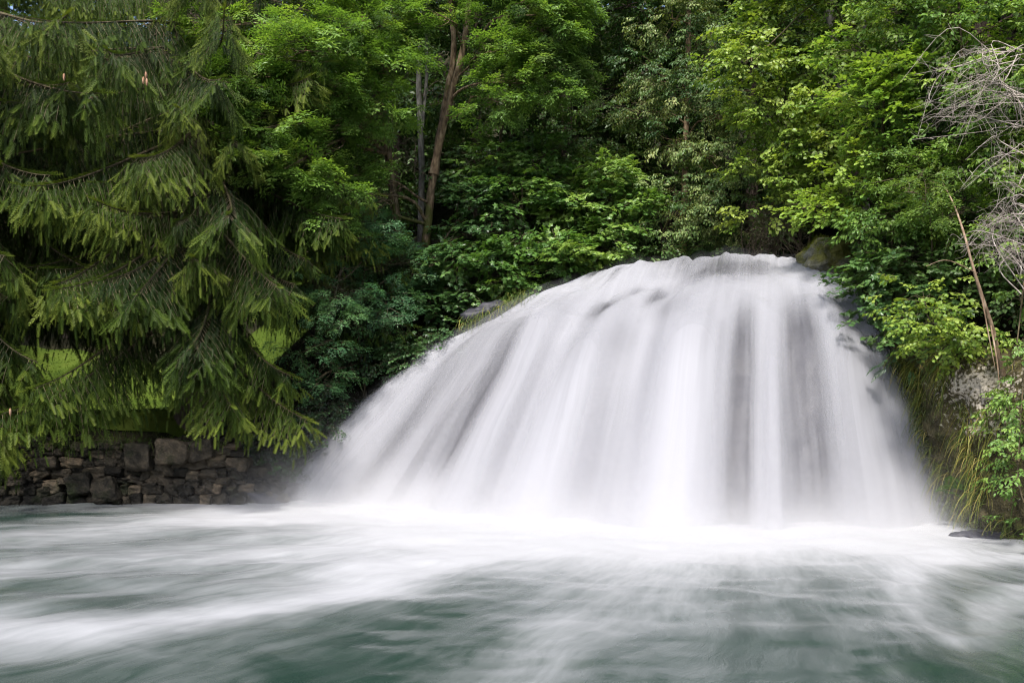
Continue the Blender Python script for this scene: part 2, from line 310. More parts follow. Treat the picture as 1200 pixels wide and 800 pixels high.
# ------------------------------------------------------------------ terrain
def tps(pts, vals, q, lam=0.02):
    def phi(r2): return 0.5 * r2 * np.log(r2 + 1e-9)
    n = len(pts); d2 = ((pts[:, None] - pts[None]) ** 2).sum(-1)
    A = np.zeros((n + 3, n + 3)); A[:n, :n] = phi(d2) + lam * np.eye(n); A[:n, n] = 1; A[:n, n + 1:] = pts; A[n, :n] = 1; A[n + 1:, :n] = pts.T
    w = np.linalg.solve(A, np.concatenate([vals, [0, 0, 0]]))
    r = w[n] + q @ w[n + 1:]
    for k in range(n): r = r + w[k] * phi(((q - pts[k]) ** 2).sum(-1))
    return r
TP = [(-30, 0, -1.4), (-20, 10, -1.4), (0, 10, -1.4), (-8, 14, -1.4), (-16, 17, -1.4), (-2, 15, -1.4), (3, 14, -1.4), (6, 13, -1.4), (-10, 19, -1.4), (-5.5, 19.5, -1.4), (-12, 20.35, -1.0), (-8.5, 20.35, -1.0), (-17, 20.35, -1.0), (-6.6, 20.35, -0.9), (-20, 19, -1.4), (0, 0, -1.4), (-1.5, 18.5, -1.2), (1.5, 17, -1.2), (5, 16.2, -1.2), (7.0, 16.4, -1.2),
      (8, 10, -1.4), (9, 3, -1.2), (-30, 15, -1.4), (0, -15, -1.0), (20, -15, 1), (-20, -15, -1),
      (-24, 21.8, 1.2), (-14, 21.8, 1.2), (-10, 21.8, 1.2), (-7.6, 22, 1.2), (-24, 26, 1.2), (-14, 26, 0.7), (-10, 26, 0.7), (-14, 31, 0.5), (-10, 31, 0.55), (-8.0, 31, 1.2), (-9.5, 36, 1.1), (-12, 36, 0.75), (-16, 35, 0.7), (-12, 40, 1.5), (-16, 40, 1.5), (-14, 45, 2.7), (-9, 27, 0.8), (-20, 40, 2.3), (-30, 45, 3), (-12, 58, 20), (-30, 60, 20), (-22, 51, 9),
      (-5.4, 22.8, 0.4), (-5.0, 24.2, 2.2), (-3.0, 23.9, 1.9), (-1.6, 24.3, 3.2), (-2.2, 26.2, 6.0), (-5.0, 27, 4.4), (-6.8, 28.5, 2.8), (0.4, 24.6, 4.0), (0.5, 26.5, 5.5),
      (2.2, 24.4, 4.7), (4.5, 24.4, 4.7), (6.6, 23.2, 4.7), (5, 29, 4.9), (7, 35, 5.3), (2.6, 28, 5.2), (2, 32, 7.0),
      (8.0, 21.6, 5.2), (7.0, 20.4, 2.2), (7.3, 19.3, -0.3), (7.6, 18.2, -1.2), (8.0, 17.3, -1.2), (8.3, 19.4, 0.6), (9.3, 20.2, 4.6), (9.9, 18.8, 4.2), (10.3, 17.2, 3.9), (10.4, 15.6, 3.7), (11.5, 13.5, 3.5), (9.6, 22, 6.4), (13, 19, 6.5), (12, 26, 8.5), (12, 36, 11), (18, 14, 6), (22, 24, 10), (14, 8, 3.6), (16, 0, 3),
      (-3, 36, 9), (4, 44, 14), (-3, 52, 20), (25, 45, 20), (5, 60, 25), (-25, 80, 28), (40, 70, 28), (45, 10, 12), (-60, 20, 2.5), (-60, 60, 8)]
TP = np.array(TP, float)
def ground_z(x, y):
    x = np.asarray(x, float); y = np.asarray(y, float)
    z = tps(TP[:, :2], TP[:, 2], np.stack([x, y], -1))
    return np.clip(z, -1.6, 30) + 0.10 * fbm(x * 0.7, y * 0.7, 0, 21, 4) * sstep(-0.5, 0.6, z)
gx = np.concatenate([np.linspace(-300, -34, 18), np.arange(-30, 30, 0.3), np.linspace(34, 300, 18)])
gy = np.concatenate([np.linspace(-120, -4, 14), np.arange(0, 50, 0.3), np.linspace(54, 400, 24)])
GX, GY = np.meshgrid(gx, gy, indexing='ij')
cxx = np.clip(GX, -60, 45); cyy = np.clip(GY, -15, 80)
GZ = ground_z(cxx, cyy) + 0.05 * (np.abs(GX - cxx) + np.abs(GY - cyy))
terr = link("hillside", new_mesh("hillside", np.stack([GX, GY, GZ], -1).reshape(-1, 3), grid_faces(len(gx), len(gy)), M['soil'], tint=np.full(GX.size, 0.5), smooth=True))
tag(terr, "dark wooded banks and hillside around the pool", None, kind="structure")

# wet rock core under the falling water
U, Vv = np.meshgrid(np.linspace(-0.005, 1.0, 150), np.linspace(-0.12, 1.0, 100), indexing='ij')
RP = flow(U, Vv, -0.42)
rn = 0.13 * fbm(RP[..., 0] * 1.1, RP[..., 1] * 1.1, RP[..., 2] * 1.1, 31, 5)
RP[..., 1] += rn + 0.05; RP[..., 2] += 0.25 * rn - 0.06
o = link("rock_face", new_mesh("rock_face", RP.reshape(-1, 3), grid_faces(150, 100), M['wetrock'], tint=np.full(U.size, 0.5), attrs={"bare": np.zeros(U.size)}, smooth=True))
tag(o, "dark wet tufa rock behind the falling water", None, kind="structure")

# right bank cliff
CB = np.array([P(1040, 560, 18.8), P(1085, 612, 18.0), P(1130, 622, 17.0), P(1200, 637, 15.7), (9.0, 13.6, 0), (10.0, 11.0, 0), (11.0, 7.0, 0), (13, 2, 0)])
CB[0] = (8.3, 20.2, 0); CB[1] += (0.95, 0.6, 0); CB[2] += (0.55, 0.2, 0); CB[3] += (.25, 0, 0); CB[:, 2] = -0.6
CT = np.array([P(1010, 345, 20.6), P(1055, 395, 19.2), P(1100, 405, 18.0), P(1190, 410, 16.5), (10.3, 14.2, 3.5), (11.3, 11.5, 3.5), (12.5, 7.5, 3.5), (14.5, 2.2, 3.0)])
ns, nz = 260, 110
b_ = curve(CB, ns); t_ = curve(CT, ns)
w_ = np.linspace(0, 1, nz)
CP = b_[:, None] + (t_ - b_)[:, None] * w_[None, :, None]
CP[..., 0] += 0.0
tang = norm(np.gradient(b_, axis=0)); nrm = np.stack([tang[:, 1], -tang[:, 0], 0 * tang[:, 0]], -1); nrm = np.where((nrm[:, :1] > 0), -nrm, nrm)
bulge = 0.25 * np.sin(np.pi * w_)[None] + 0.34 * fbm(CP[..., 0] * .8, CP[..., 1] * .8, CP[..., 2] * .9, 41, 5) + 0.10 * np.abs(fbm(CP[..., 0] * 3, CP[..., 1] * 3, CP[..., 2] * 3, 43, 3))
CP = CP + nrm[:, None] * bulge[..., None]
top = CP[:, -1:] + np.stack([np.full(ns, 1.6), np.full(ns, 0.9), np.full(ns, 0.1)], -1)[:, None]       # the cliff's shoulder runs back into the bank
CPf = np.concatenate([CP, top], 1)
bp = P(1150, 452, 17.0); bare = np.exp(-(((CPf - bp) / np.array([0.62, 1.2, 0.42])) ** 2).sum(-1)) * 0.9
bp2 = P(1160, 500, 16.6); bare += np.exp(-(((CPf - bp2) / np.array([0.5, 1.0, 0.25])) ** 2).sum(-1)) * 0.6
o = link("cliff", new_mesh("cliff", CPf.reshape(-1, 3), grid_faces(ns, nz + 1), M['cliff'], tint=np.full(ns * (nz + 1), 0.5), attrs={"bare": bare.ravel()}, smooth=True))
tag(o, "mossy brown cliff with a pale bare limestone patch right of the fall", None, kind="structure")
def cliff_at(s, w):
    i = np.clip((s * (ns - 1)).astype(int), 0, ns - 1); j = np.clip((w * (nz - 1)).astype(int), 0, nz - 1)
    return CP[i, j], nrm[i]

# ------------------------------------------------------------------ pool water
px_ = np.concatenate([np.linspace(-120, -26, 30), np.arange(-25, 13, 0.09), np.linspace(13.5, 60, 16)])
py_ = np.concatenate([np.linspace(-60, 1, 20), np.arange(1.2, 24, 0.09)])
WX, WY = np.meshgrid(px_, py_, indexing='ij')
def dist_poly(X, Y, poly):
    d = np.full(X.shape, 1e9)
    for a, b in zip(poly[:-1], poly[1:]):
        ab = b - a; L2 = (ab ** 2).sum() + 1e-12
        t = np.clip(((X - a[0]) * ab[0] + (Y - a[1]) * ab[1]) / L2, 0, 1)
        d = np.minimum(d, (X - a[0] - t * ab[0]) ** 2 + (Y - a[1] - t * ab[1]) ** 2)
    return np.sqrt(d)
dF = dist_poly(WX, WY, FOOT_LINE[::8, :2])
def G(px, py): 
    Y = CH * F / (py - HY); return ((px - CX) / F * Y, Y)
def stream(pts, w, wx=0.5):
    return np.exp(-(dist_poly(WX + wx * vnoise(WX * .5, WY * .5, 0, 61), WY + wx * vnoise(WX * .5, WY * .5, 0, 62), curve(np.array([G(*p) for p in pts]), 14)) / w) ** 2)
frontness = sstep(2.0, 9.5, WX) * 0.8
foam = 0.80 * np.exp(-(dF / (2.9 - frontness)) ** 2) + 0.46 * np.exp(-(dF / 5.4) ** 2)
foam += 0.50 * stream([(700, 632), (520, 660), (320, 700), (120, 730), (-120, 755)], 0.75) + 0.26 * stream([(700, 632), (520, 650), (320, 690), (120, 720), (-120, 745)], 2.0)
foam += 0.40 * stream([(560, 612), (380, 640), (180, 655), (-40, 668), (-300, 680)], 1.6)
foam += 0.42 * stream([(420, 596), (250, 612), (60, 628), (-150, 640)], 0.9)
foam += 0.40 * stream([(1090, 640), (1020, 690), (1080, 740), (1200, 700)], 0.45)
foam += 0.30 * stream([(760, 650), (740, 700), (640, 760), (560, 800)], 0.5)
foam += 0.35 * stream([(1000, 640), (1120, 655), (1250, 660)], 0.6)
foam -= 0.30 * stream([(150, 598), (40, 604), (-100, 610)], 0.7)
mound = np.exp(-(dF / 1.1) ** 2)
WZ = 0.05 * mound * (1 + 0.35 * fbm(WX * 0.7, WY * 0.7, 0, 63, 2)) + 0.035 * fbm(WX * 0.9, WY * 1.4, 0, 64, 4) * np.clip(0.4 + foam, 0, 1.2)
CFL = np.array([5.2, 21.5])                                       # flow radiates from behind the fall
rr = np.hypot(WX - CFL[0], WY - CFL[1]); th = np.arctan2(WY - CFL[1], WX - CFL[0])
wu = np.stack([np.log(rr + 0.5) * 1.0, np.unwrap(np.where(th > 1.57, th - 2 * np.pi, th)) * 1.0], -1)
m, N, L, out = mat('pool_water')
tc = N("ShaderNodeTexCoord"); uvm = N("ShaderNodeUVMap"); uvm.uv_map = "UVMap"
fo = N("ShaderNodeAttribute"); fo.attribute_name = "foam"
wrp = N("ShaderNodeTexNoise"); wrp.inputs["Scale"].default_value = 0.55; wrp.inputs["Detail"].default_value = 3; L(tc.outputs["Object"], wrp.inputs[0])
wv = N("ShaderNodeVectorMath"); wv.operation = 'SCALE'; wv.inputs[3].default_value = 0.075
wsb = N("ShaderNodeVectorMath"); wsb.operation = 'SUBTRACT'; wsb.inputs[1].default_value = (0.5, 0.5, 0.5); L(wrp.outputs["Color"], wsb.inputs[0]); L(wsb.outputs[0], wv.inputs[0])
add = N("ShaderNodeVectorMath"); add.operation = 'ADD'; L(uvm.outputs[0], add.inputs[0]); L(wv.outputs[0], add.inputs[1])
def stretched(sx, sy, det, off=0.0, rough=0.55):
    mp = N("ShaderNodeMapping"); mp.inputs["Scale"].default_value = (sx, sy, 1); mp.inputs["Location"].default_value = (off, off * 1.7, off); L(add.outputs[0], mp.inputs[0])
    n = N("ShaderNodeTexNoise"); n.inputs["Scale"].default_value = 1.0; n.inputs["Detail"].default_value = det; n.inputs["Roughness"].default_value = rough; L(mp.outputs[0], n.inputs[0]); return n.outputs[0]
s1 = stretched(3.0, 12.0, 4); s2 = stretched(9.0, 48.0, 4, 3.1); s3 = stretched(26.0, 110.0, 3, 7.7, 0.6)
n0 = N("ShaderNodeTexNoise"); n0.inputs["Scale"].default_value = 0.8; n0.inputs["Detail"].default_value = 6; n0.inputs["Distortion"].default_value = 0.8; L(tc.outputs["Object"], n0.inputs[0])
c = lambda x, k: math_node(N, L, 'MULTIPLY', math_node(N, L, 'SUBTRACT', x, 0.5), k)
A = lambda a, b: math_node(N, L, 'ADD', a, b)
nz_ = A(A(c(s1, 0.6), c(s2, 0.42)), A(c(s3, 0.2), c(n0.outputs[0], 0.5)))
ff = A(fo.outputs["Fac"], nz_)
fr = ramp(N, [(0.0, 0.015), (0.16, 0.07), (0.42, 0.34), (0.7, 0.72), (1.0, 0.97)], 'B_SPLINE'); L(math_node(N, L, 'MULTIPLY', A(ff, 0.09), 0.85), fr.inputs[0])
wp = N("ShaderNodeBsdfPrincipled"); wp.inputs["Base Color"].default_value = (0.006, 0.022, 0.0155, 1); wp.inputs["Roughness"].default_value = 0.16; wp.inputs["IOR"].default_value = 1.33
fp = N("ShaderNodeBsdfPrincipled"); fp.inputs["Base Color"].default_value = (0.305, 0.31, 0.33, 1); fp.inputs["Roughness"].default_value = 0.8; fp.inputs["Specular IOR Level"].default_value = 0.2
bm_ = N("ShaderNodeBump"); bm_.inputs["Strength"].default_value = 0.2; bm_.inputs["Distance"].default_value = 0.08; L(nz_, bm_.inputs["Height"]); L(bm_.outputs[0], wp.inputs["Normal"])
bm2 = N("ShaderNodeBump"); bm2.inputs["Strength"].default_value = 0.25; bm2.inputs["Distance"].default_value = 0.08; L(nz_, bm2.inputs["Height"]); L(bm2.outputs[0], fp.inputs["Normal"])
mx = N("ShaderNodeMixShader"); L(fr.outputs[0], mx.inputs[0]); L(wp.outputs[0], mx.inputs[1]); L(fp.outputs[0], mx.inputs[2]); L(mx.outputs[0], out.inputs[0])
M['pool'] = m
pool = link("water", new_mesh("water", np.stack([WX, WY, WZ], -1).reshape(-1, 3), grid_faces(len(px_), len(py_)), M['pool'], attrs={"foam": foam.ravel()}, uv=wu.reshape(-1, 2), smooth=True))
tag(pool, "dark green pool water with streaks of white foam below the fall", None, kind="structure")

# ------------------------------------------------------------------ the waterfall
def fall_mat(name, col, alpha_scale, streak, fine, seed, gloss=0.0):
    m, N, L, out = mat(name)
    uvm = N("ShaderNodeUVMap"); uvm.uv_map = "UVMap"; th = N("ShaderNodeAttribute"); th.attribute_name = "thick"
    w0 = N("ShaderNodeMapping"); w0.inputs["Scale"].default_value = (7, 3.2, 1); w0.inputs["Location"].default_value = (seed, 0, 0); L(uvm.outputs[0], w0.inputs[0])
    w1 = N("ShaderNodeTexNoise"); w1.inputs["Scale"].default_value = 1.0; w1.inputs["Detail"].default_value = 2; L(w0.outputs[0], w1.inputs[0])
    w2 = N("ShaderNodeCombineXYZ"); L(math_node(N, L, 'MULTIPLY', math_node(N, L, 'SUBTRACT', w1.outputs[0], 0.5), 0.022), w2.inputs[0])
    w3 = N("ShaderNodeVectorMath"); w3.operation = 'ADD'; L(uvm.outputs[0], w3.inputs[0]); L(w2.outputs[0], w3.inputs[1])
    def st(sx, sy, det, off, ro=0.55):
        mp = N("ShaderNodeMapping"); mp.inputs["Scale"].default_value = (sx, sy, 1); mp.inputs["Location"].default_value = (off + seed, off * 0.7, 0); L(w3.outputs[0], mp.inputs[0])
        n = N("ShaderNodeTexNoise"); n.inputs["Scale"].default_value = 1.0; n.inputs["Detail"].default_value = det; n.inputs["Roughness"].default_value = ro; L(mp.outputs[0], n.inputs[0]); return n.outputs[0]
    c = lambda x, k: math_node(N, L, 'MULTIPLY', math_node(N, L, 'SUBTRACT', x, 0.5), k)
    A = lambda a, b: math_node(N, L, 'ADD', a, b)
    s1 = st(16, 1.1, 3, 0.0); s2 = st(75, 1.5, 4, 2.2, 0.6); s3 = st(230, 1.8, 3, 5.1, 0.6)
    nz = A(A(c(s1, streak), c(s2, streak * 0.9)), c(s3, fine * 1.5))
    uv = N("ShaderNodeSeparateXYZ"); L(uvm.outputs[0], uv.inputs[0])
    amp = math_node(N, L, 'MINIMUM', math_node(N, L, 'MAXIMUM', math_node(N, L, 'SUBTRACT', 1.12, th.outputs["Fac"]), 0.22), 1.0)
    a = math_node(N, L, 'MULTIPLY', A(th.outputs["Fac"], math_node(N, L, 'MULTIPLY', nz, amp)), alpha_scale, True)
    edge = N("ShaderNodeAttribute"); edge.attribute_name = "edge"
    a = math_node(N, L, 'MULTIPLY', a, edge.outputs["Fac"], True)
    p = N("ShaderNodeBsdfPrincipled"); p.inputs["Base Color"].default_value = (*col, 1); p.inputs["Roughness"].default_value = 0.6; p.inputs["Specular IOR Level"].default_value = 0.25
    b = N("ShaderNodeBump"); b.inputs["Strength"].default_value = 0.2; b.inputs["Distance"].default_value = 0.05; L(nz, b.inputs["Height"]); L(b.outputs[0], p.inputs["Normal"])
    t = N("ShaderNodeBsdfTranslucent"); t.inputs[0].default_value = (*col, 1); m1 = N("ShaderNodeMixShader"); m1.inputs[0].default_value = 0.2; L(p.outputs[0], m1.inputs[1]); L(t.outputs[0], m1.inputs[2])
    tr = N("ShaderNodeBsdfTransparent"); m2 = N("ShaderNodeMixShader"); L(a, m2.inputs[0]); L(tr.outputs[0], m2.inputs[1]); L(m1.outputs[0], m2.inputs[2]); L(m2.outputs[0], out.inputs[0])
    return m
M['fall'] = fall_mat('silky_falling_water', (0.335, 0.34, 0.376), 1.0, 0.7, 0.25, 0.0)
M['veil'] = fall_mat('thin_spray_veil', (0.33, 0.335, 0.37), 0.30, 0.9, 0.35, 9.0)
def thickness(u, v):
    T = np.full(u.shape, 0.86); u_true = u; u = slant(u, v)
    def hole(u0, w, v0, v1, d, soft=0.12):
        return d * np.exp(-np.abs((u - u0) / w) ** 3) * sstep(v0, v0 + soft * 2.5, v) * (1 - sstep(v1, v1 + 0.1, v))
    T -= hole(0.728, 0.027, 0.36, 1.3, 0.86) + hole(0.842, 0.040, 0.34, 1.3, 0.90) + hole(0.785, 0.02, 0.5, 1.3, 0.22)
    T -= hole(0.215, 0.030, 0.34, 0.85, 0.60) + hole(0.165, 0.014, 0.5, 1.1, 0.30) + hole(0.10, 0.02, 0.5, 1.1, 0.24) + hole(0.50, 0.05, 0.5, 1.1, 0.20) + hole(0.31, 0.016, 0.5, 1.0, 0.18)
    T -= 0.22 * (1 - sstep(0.12, 0.36, u)) * sstep(0.04, 0.10, u) * sstep(0.15, 0.45, v)  # shade on the left side, put in as thinner water over dark rock
    T += 0.15 * (1 - sstep(0.03, 0.09, u)) * sstep(0.1, 0.4, v)
    u = u_true
    g = lambda u0, wu, v0, wv, d: d * np.exp(-((u - u0) / wu) ** 2 - ((v - v0) / wv) ** 2)
    T -= g(0.64, 0.09, 0.25, 0.10, 0.66) + g(0.52, 0.10, 0.12, 0.08, 0.48) + g(0.75, 0.05, 0.24, 0.10, 0.42) + g(0.33, 0.018, 0.10, 0.09, 0.8) + g(0.38, 0.030, 0.40, 0.06, 0.85) + g(0.50, 0.022, 0.37, 0.05, 0.8) + g(0.22, 0.03, 0.05, 0.06, 0.6) + g(0.70, 0.02, 0.06, 0.04, 0.4) + g(0.43, 0.02, 0.31, 0.03, 0.4) + g(0.87, 0.03, 0.17, 0.05, 0.4)
    T -= g(0.55, 0.05, 0.46, 0.05, 0.30) + g(0.46, 0.05, 0.56, 0.06, 0.22) + g(0.06, 0.05, 0.10, 0.08, 0.45)
    T += 0.25 * sstep(0.885, 0.93, u) * sstep(0.2, 0.5, v)
    T = np.where(v < 0, np.minimum(T, 0.75), T)
    T += 0.25 * sstep(0.885, 0.93, u) * sstep(0.2, 0.5, v)
    return np.clip(T, 0.1, 1.2)
root = thing("waterfall", "broad silky white waterfall fanning over a domed rock ledge", "waterfall", tuple(FOOT[3]))
nu, nv = 520, 220
U, Vv = np.meshgrid(np.linspace(-0.05, 1.045, nu), np.concatenate([np.linspace(-0.30, 0, 24, endpoint=False), np.linspace(0, 1.03, nv - 24)]), indexing='ij')
edge = sstep(-0.05, -0.012, U) * (1 - sstep(0.995, 1.045, U)) 
part("falling_water", new_mesh("falling_water", flow(U, Vv).reshape(-1, 3), grid_faces(nu, nv), M['fall'], attrs={"thick": thickness(U, Vv).ravel(), "edge": edge.ravel()}, uv=np.stack([slant(U, Vv), Vv], -1).reshape(-1, 2), smooth=True), root)
nu, nv = 300, 110
U, Vv = np.meshgrid(np.linspace(-0.045, 1.09, nu), np.linspace(0.10, 1.02, nv), indexing='ij')
edge = sstep(-0.045, 0.06, U) * (1 - sstep(0.94, 1.09, U)) * sstep(0.10, 0.42, Vv)
part("spray_veil", new_mesh("spray_veil", flow(U, Vv, 0.16).reshape(-1, 3), grid_faces(nu, nv), M['veil'], attrs={"thick": np.full(U.size, 0.55), "edge": edge.ravel()}, uv=np.stack([slant(U, Vv), Vv], -1).reshape(-1, 2), smooth=True), root)

# broad strands that leap clear of the sheet behind them
for (ua, ub, va, vb, lf, tk) in ((0.53, 0.725, 0.30, 0.72, 0.22, 0.86), (0.855, 1.035, 0.22, 0.7, 0.18, 0.78), (0.315, 0.49, 0.32, 0.75, 0.24, 0.78), (0.215, 0.345, 0.22, 0.62, 0.22, 0.66), (0.76, 0.81, 0.34, 0.8, 0.12, 0.6), (-0.03, 0.13, 0.18, 0.6, 0.24, 0.5)):
    nu, nv = 140, 110
    U, Vv = np.meshgrid(np.linspace(ua, ub, nu), np.linspace(va, 1.03, nv), indexing='ij'); x = (U - ua) / (ub - ua); q = sstep(va, vb, Vv)
    wob = 0.16 * vnoise(Vv * 2.2, 0.3, ua * 50, 77)
    edge = sstep(0.0, 0.42, x + wob * .5) * (1 - sstep(0.58, 1.0, x + wob * .5)) * q * (1 - sstep(.0, .001, np.abs(x - .5) - .4999))
    part("water_strand", new_mesh("water_strand", flow(U, Vv, lf * q * np.sin(np.pi * np.clip(x, 0, 1)) ** .7).reshape(-1, 3), grid_faces(nu, nv), M['fall'], attrs={"thick": np.full(U.size, tk), "edge": edge.ravel()}, uv=np.stack([slant(U, Vv) + ua, Vv + ua], -1).reshape(-1, 2), smooth=True), root)

# spray mist hanging over the foot of the fall: a real volume whose density dies away before its box ends
pf = np.polyfit(FOOT_LINE[:, 0], FOOT_LINE[:, 1], 3)
m, N, L, out = mat('spray_mist')
tc = N("ShaderNodeTexCoord"); s_ = N("ShaderNodeSeparateXYZ"); L(tc.outputs["Object"], s_.inputs[0]); x, y, z = s_.outputs[0], s_.outputs[1], s_.outputs[2]
MM = lambda op, a, b=None: math_node(N, L, op, a, b)
yb = MM('ADD', MM('MULTIPLY', MM('ADD', MM('MULTIPLY', MM('ADD', MM('MULTIPLY', x, float(pf[0])), float(pf[1])), x), float(pf[2])), x), float(pf[3]))
d = MM('SUBTRACT', y, yb); e1 = MM('EXPONENT', MM('MULTIPLY', MM('MULTIPLY', d, d), -0.55))
e2 = MM('EXPONENT', MM('MULTIPLY', MM('MAXIMUM', z, 0.0), -3.0))
xc = MM('SUBTRACT', x, 0.6); e3 = MM('EXPONENT', MM('MULTIPLY', MM('POWER', MM('ABSOLUTE', MM('DIVIDE', xc, 6.6)), 4.0), -1.0))
nn = N("ShaderNodeTexNoise"); nn.inputs["Scale"].default_value = 0.9; nn.inputs["Detail"].default_value = 2; L(tc.outputs["Object"], nn.inputs[0])
dens = MM('MULTIPLY', MM('MULTIPLY', MM('MULTIPLY', e1, e2), MM('MULTIPLY', e3, nn.outputs[0])), 2.8)
vol = N("ShaderNodeVolumePrincipled"); vol.inputs["Color"].default_value = (0.95, 0.95, 0.98, 1); vol.inputs["Anisotropy"].default_value = 0.1; L(dens, vol.inputs["Density"]); L(vol.outputs[0], out.inputs["Volume"])
x0, x1, y0, y1, z0, z1 = -8.5, 10.0, 14.0, 24.5, -0.2, 2.4
bv = np.array([[a, b, c_] for a in (x0, x1) for b in (y0, y1) for c_ in (z0, z1)])
bf = np.array([[0, 1, 3, 2], [4, 6, 7, 5], [0, 4, 5, 1], [2, 3, 7, 6], [0, 2, 6, 4], [1, 5, 7, 3]])
USE_MIST = True
if USE_MIST:
    mist = link("mist", new_mesh("mist", bv, bf, m)); tag(mist, "thin white spray mist hanging over the foot of the waterfall", None, kind="stuff")

# ------------------------------------------------------------------ leaf and spray templates (forward +X, up +Z)
def leaf_quad(L, W, fold=0.25, curl=0.2, n=2):
    """a folded pointed leaf along +X: midrib and two edges"""
    xs = np.array([0, 0.4, 1.0]) * L
    V = [[0, 0, 0], [0.42 * L, 0.5 * W, fold * W * .5 - curl * .1 * L], [L, 0, -curl * 0.35 * L], [0.42 * L, -0.5 * W, fold * W * .5 - curl * .1 * L]]
    return np.array(V), np.array([[0, 2, 1], [0, 3, 2]])
def leaf_oval(L, W, fold=0.3, curl=0.2):
    x = np.array([0, .25, .62, 1.0]); w = np.array([0, .9, .85, 0]) * W * .5
    z = -curl * L * x ** 2
    V = [[0, 0, 0]]
    for k in (1, 2): V += [[x[k] * L, w[k], z[k] + fold * w[k]], [x[k] * L, 0, z[k]], [x[k] * L, -w[k], z[k] + fold * w[k]]]
    V += [[L, 0, z[3]]]
    return np.array(V), np.array([[0, 2, 1], [0, 3, 2], [1, 2, 5], [1, 5, 4], [2, 3, 6], [2, 6, 5], [4, 5, 7], [5, 6, 7]])
def leaf_maple(L):
    a = np.radians([180, 150, 118, 92, 62, 44, 24, 0, -24, -44, -62, -92, -118, -150]); r = np.array([.10, .34, .52, .36, .62, .40, .44, .72, .44, .40, .62, .36, .52, .34])
    V = np.stack([0.34 + r * np.cos(a), r * np.sin(a), -0.22 * (r * np.abs(np.sin(a))) - 0.12 * np.clip(np.cos(a), 0, 1)], -1) * L
    V = np.concatenate([[[0.34 * L, 0, 0]], V]); n = len(a)
    return V, np.array([[0, 1 + i, 1 + (i + 1) % n] for i in range(n)])
def leaf_oak(L):
    x = np.array([0, .2, .35, .48, .62, .74, .88, 1.0]); w = np.array([.03, .20, .13, .30, .19, .30, .16, 0.02]) * L
    n = len(x); V = np.concatenate([np.stack([x * L, w, .25 * w - .1 * L * x ** 2], -1), np.stack([x * L, -w, .25 * w - .1 * L * x ** 2], -1), np.stack([x * L, 0 * w, -.1 * L * x ** 2], -1)])
    Fq = []
    for i in range(n - 1): Fq += [[2 * n + i, 2 * n + i + 1, i + 1, i], [n + i, n + i + 1, 2 * n + i + 1, 2 * n + i]]
    Fq = np.array(Fq); return V, np.concatenate([Fq[:, [0, 1, 2]], Fq[:, [0, 2, 3]]])
def place(V, yaw=0, pitch=0, roll=0, at=(0, 0, 0)):
    cy_, sy = math.cos(yaw), math.sin(yaw); cp, sp = math.cos(pitch), math.sin(pitch); cr_, sr = math.cos(roll), math.sin(roll)
    Rx = np.array([[1, 0, 0], [0, cr_, -sr], [0, sr, cr_]]); Ry = np.array([[cp, 0, -sp], [0, 1, 0], [sp, 0, cp]]); Rz = np.array([[cy_, -sy, 0], [sy, cy_, 0], [0, 0, 1]])
    return V @ (Rz @ Ry @ Rx).T + np.array(at)
def strip(a, b, w):
    """a thin three-sided twig from a to b"""
    a = np.array(a, float); b = np.array(b, float); t = norm(b - a); u = norm(np.cross(t, [0.2, 0.3, 0.93])); v = np.cross(t, u)
    c3 = [u, -.5 * u + .87 * v, -.5 * u - .87 * v]
    V = np.array([a + w * k for k in c3] + [b + .5 * w * k for k in c3])
    return V, np.array([[0, 1, 4, 3], [1, 2, 5, 4], [2, 0, 3, 5]])

def pinnate(rng, Lr, pairs, lf, wf):
    """a compound leaf along +X"""
    acc = []; droop = rng.uniform(.25, .6)
    for i in range(pairs):
        x = Lr * (0.28 + 0.62 * i / max(pairs - 1, 1)); z = -droop * x * x / Lr
        s = lf * (0.8 + .35 * math.sin(math.pi * (i + .6) / pairs))
        for sg in (1, -1):
            V, Fq = leaf_quad(s, s * wf, .2, rng.uniform(.1, .7)); acc.append((place(V, sg * rng.uniform(.8, 1.15), rng.uniform(-.25, .1), sg * rng.uniform(-.1, .5), (x, 0, z)), Fq))
    V, Fq = leaf_quad(lf, lf * wf, .2, .3); acc.append((place(V, 0, -.5 * droop, 0, (Lr * .95, 0, -droop * Lr * .9)), Fq))
    return acc
def spray_ash(rng, n=7, Lr=0.26, pairs=5, lf=0.10, wf=0.34):
    A_ = Acc(); tw = .32
    V, Fq = strip((0, 0, 0), (tw, 0, .02), .006); A_.add(V, Fq, .5, 1)
    for k in range(n):
        f = k / (n - 1); yaw = (1 if k % 2 else -1) * rng.uniform(.35, 1.35) * (1 - .5 * f); t0 = rng.normal(0, .1)
        for V, Fq in pinnate(rng, Lr * rng.uniform(.8, 1.15), pairs, lf, wf):
            A_.add(place(V, yaw, rng.uniform(-.25, .45), rng.uniform(-.3, .3), (tw * (0.25 + .75 * f), 0, .02)), Fq, rng.normal(0, .05) + t0)
    return A_.get()
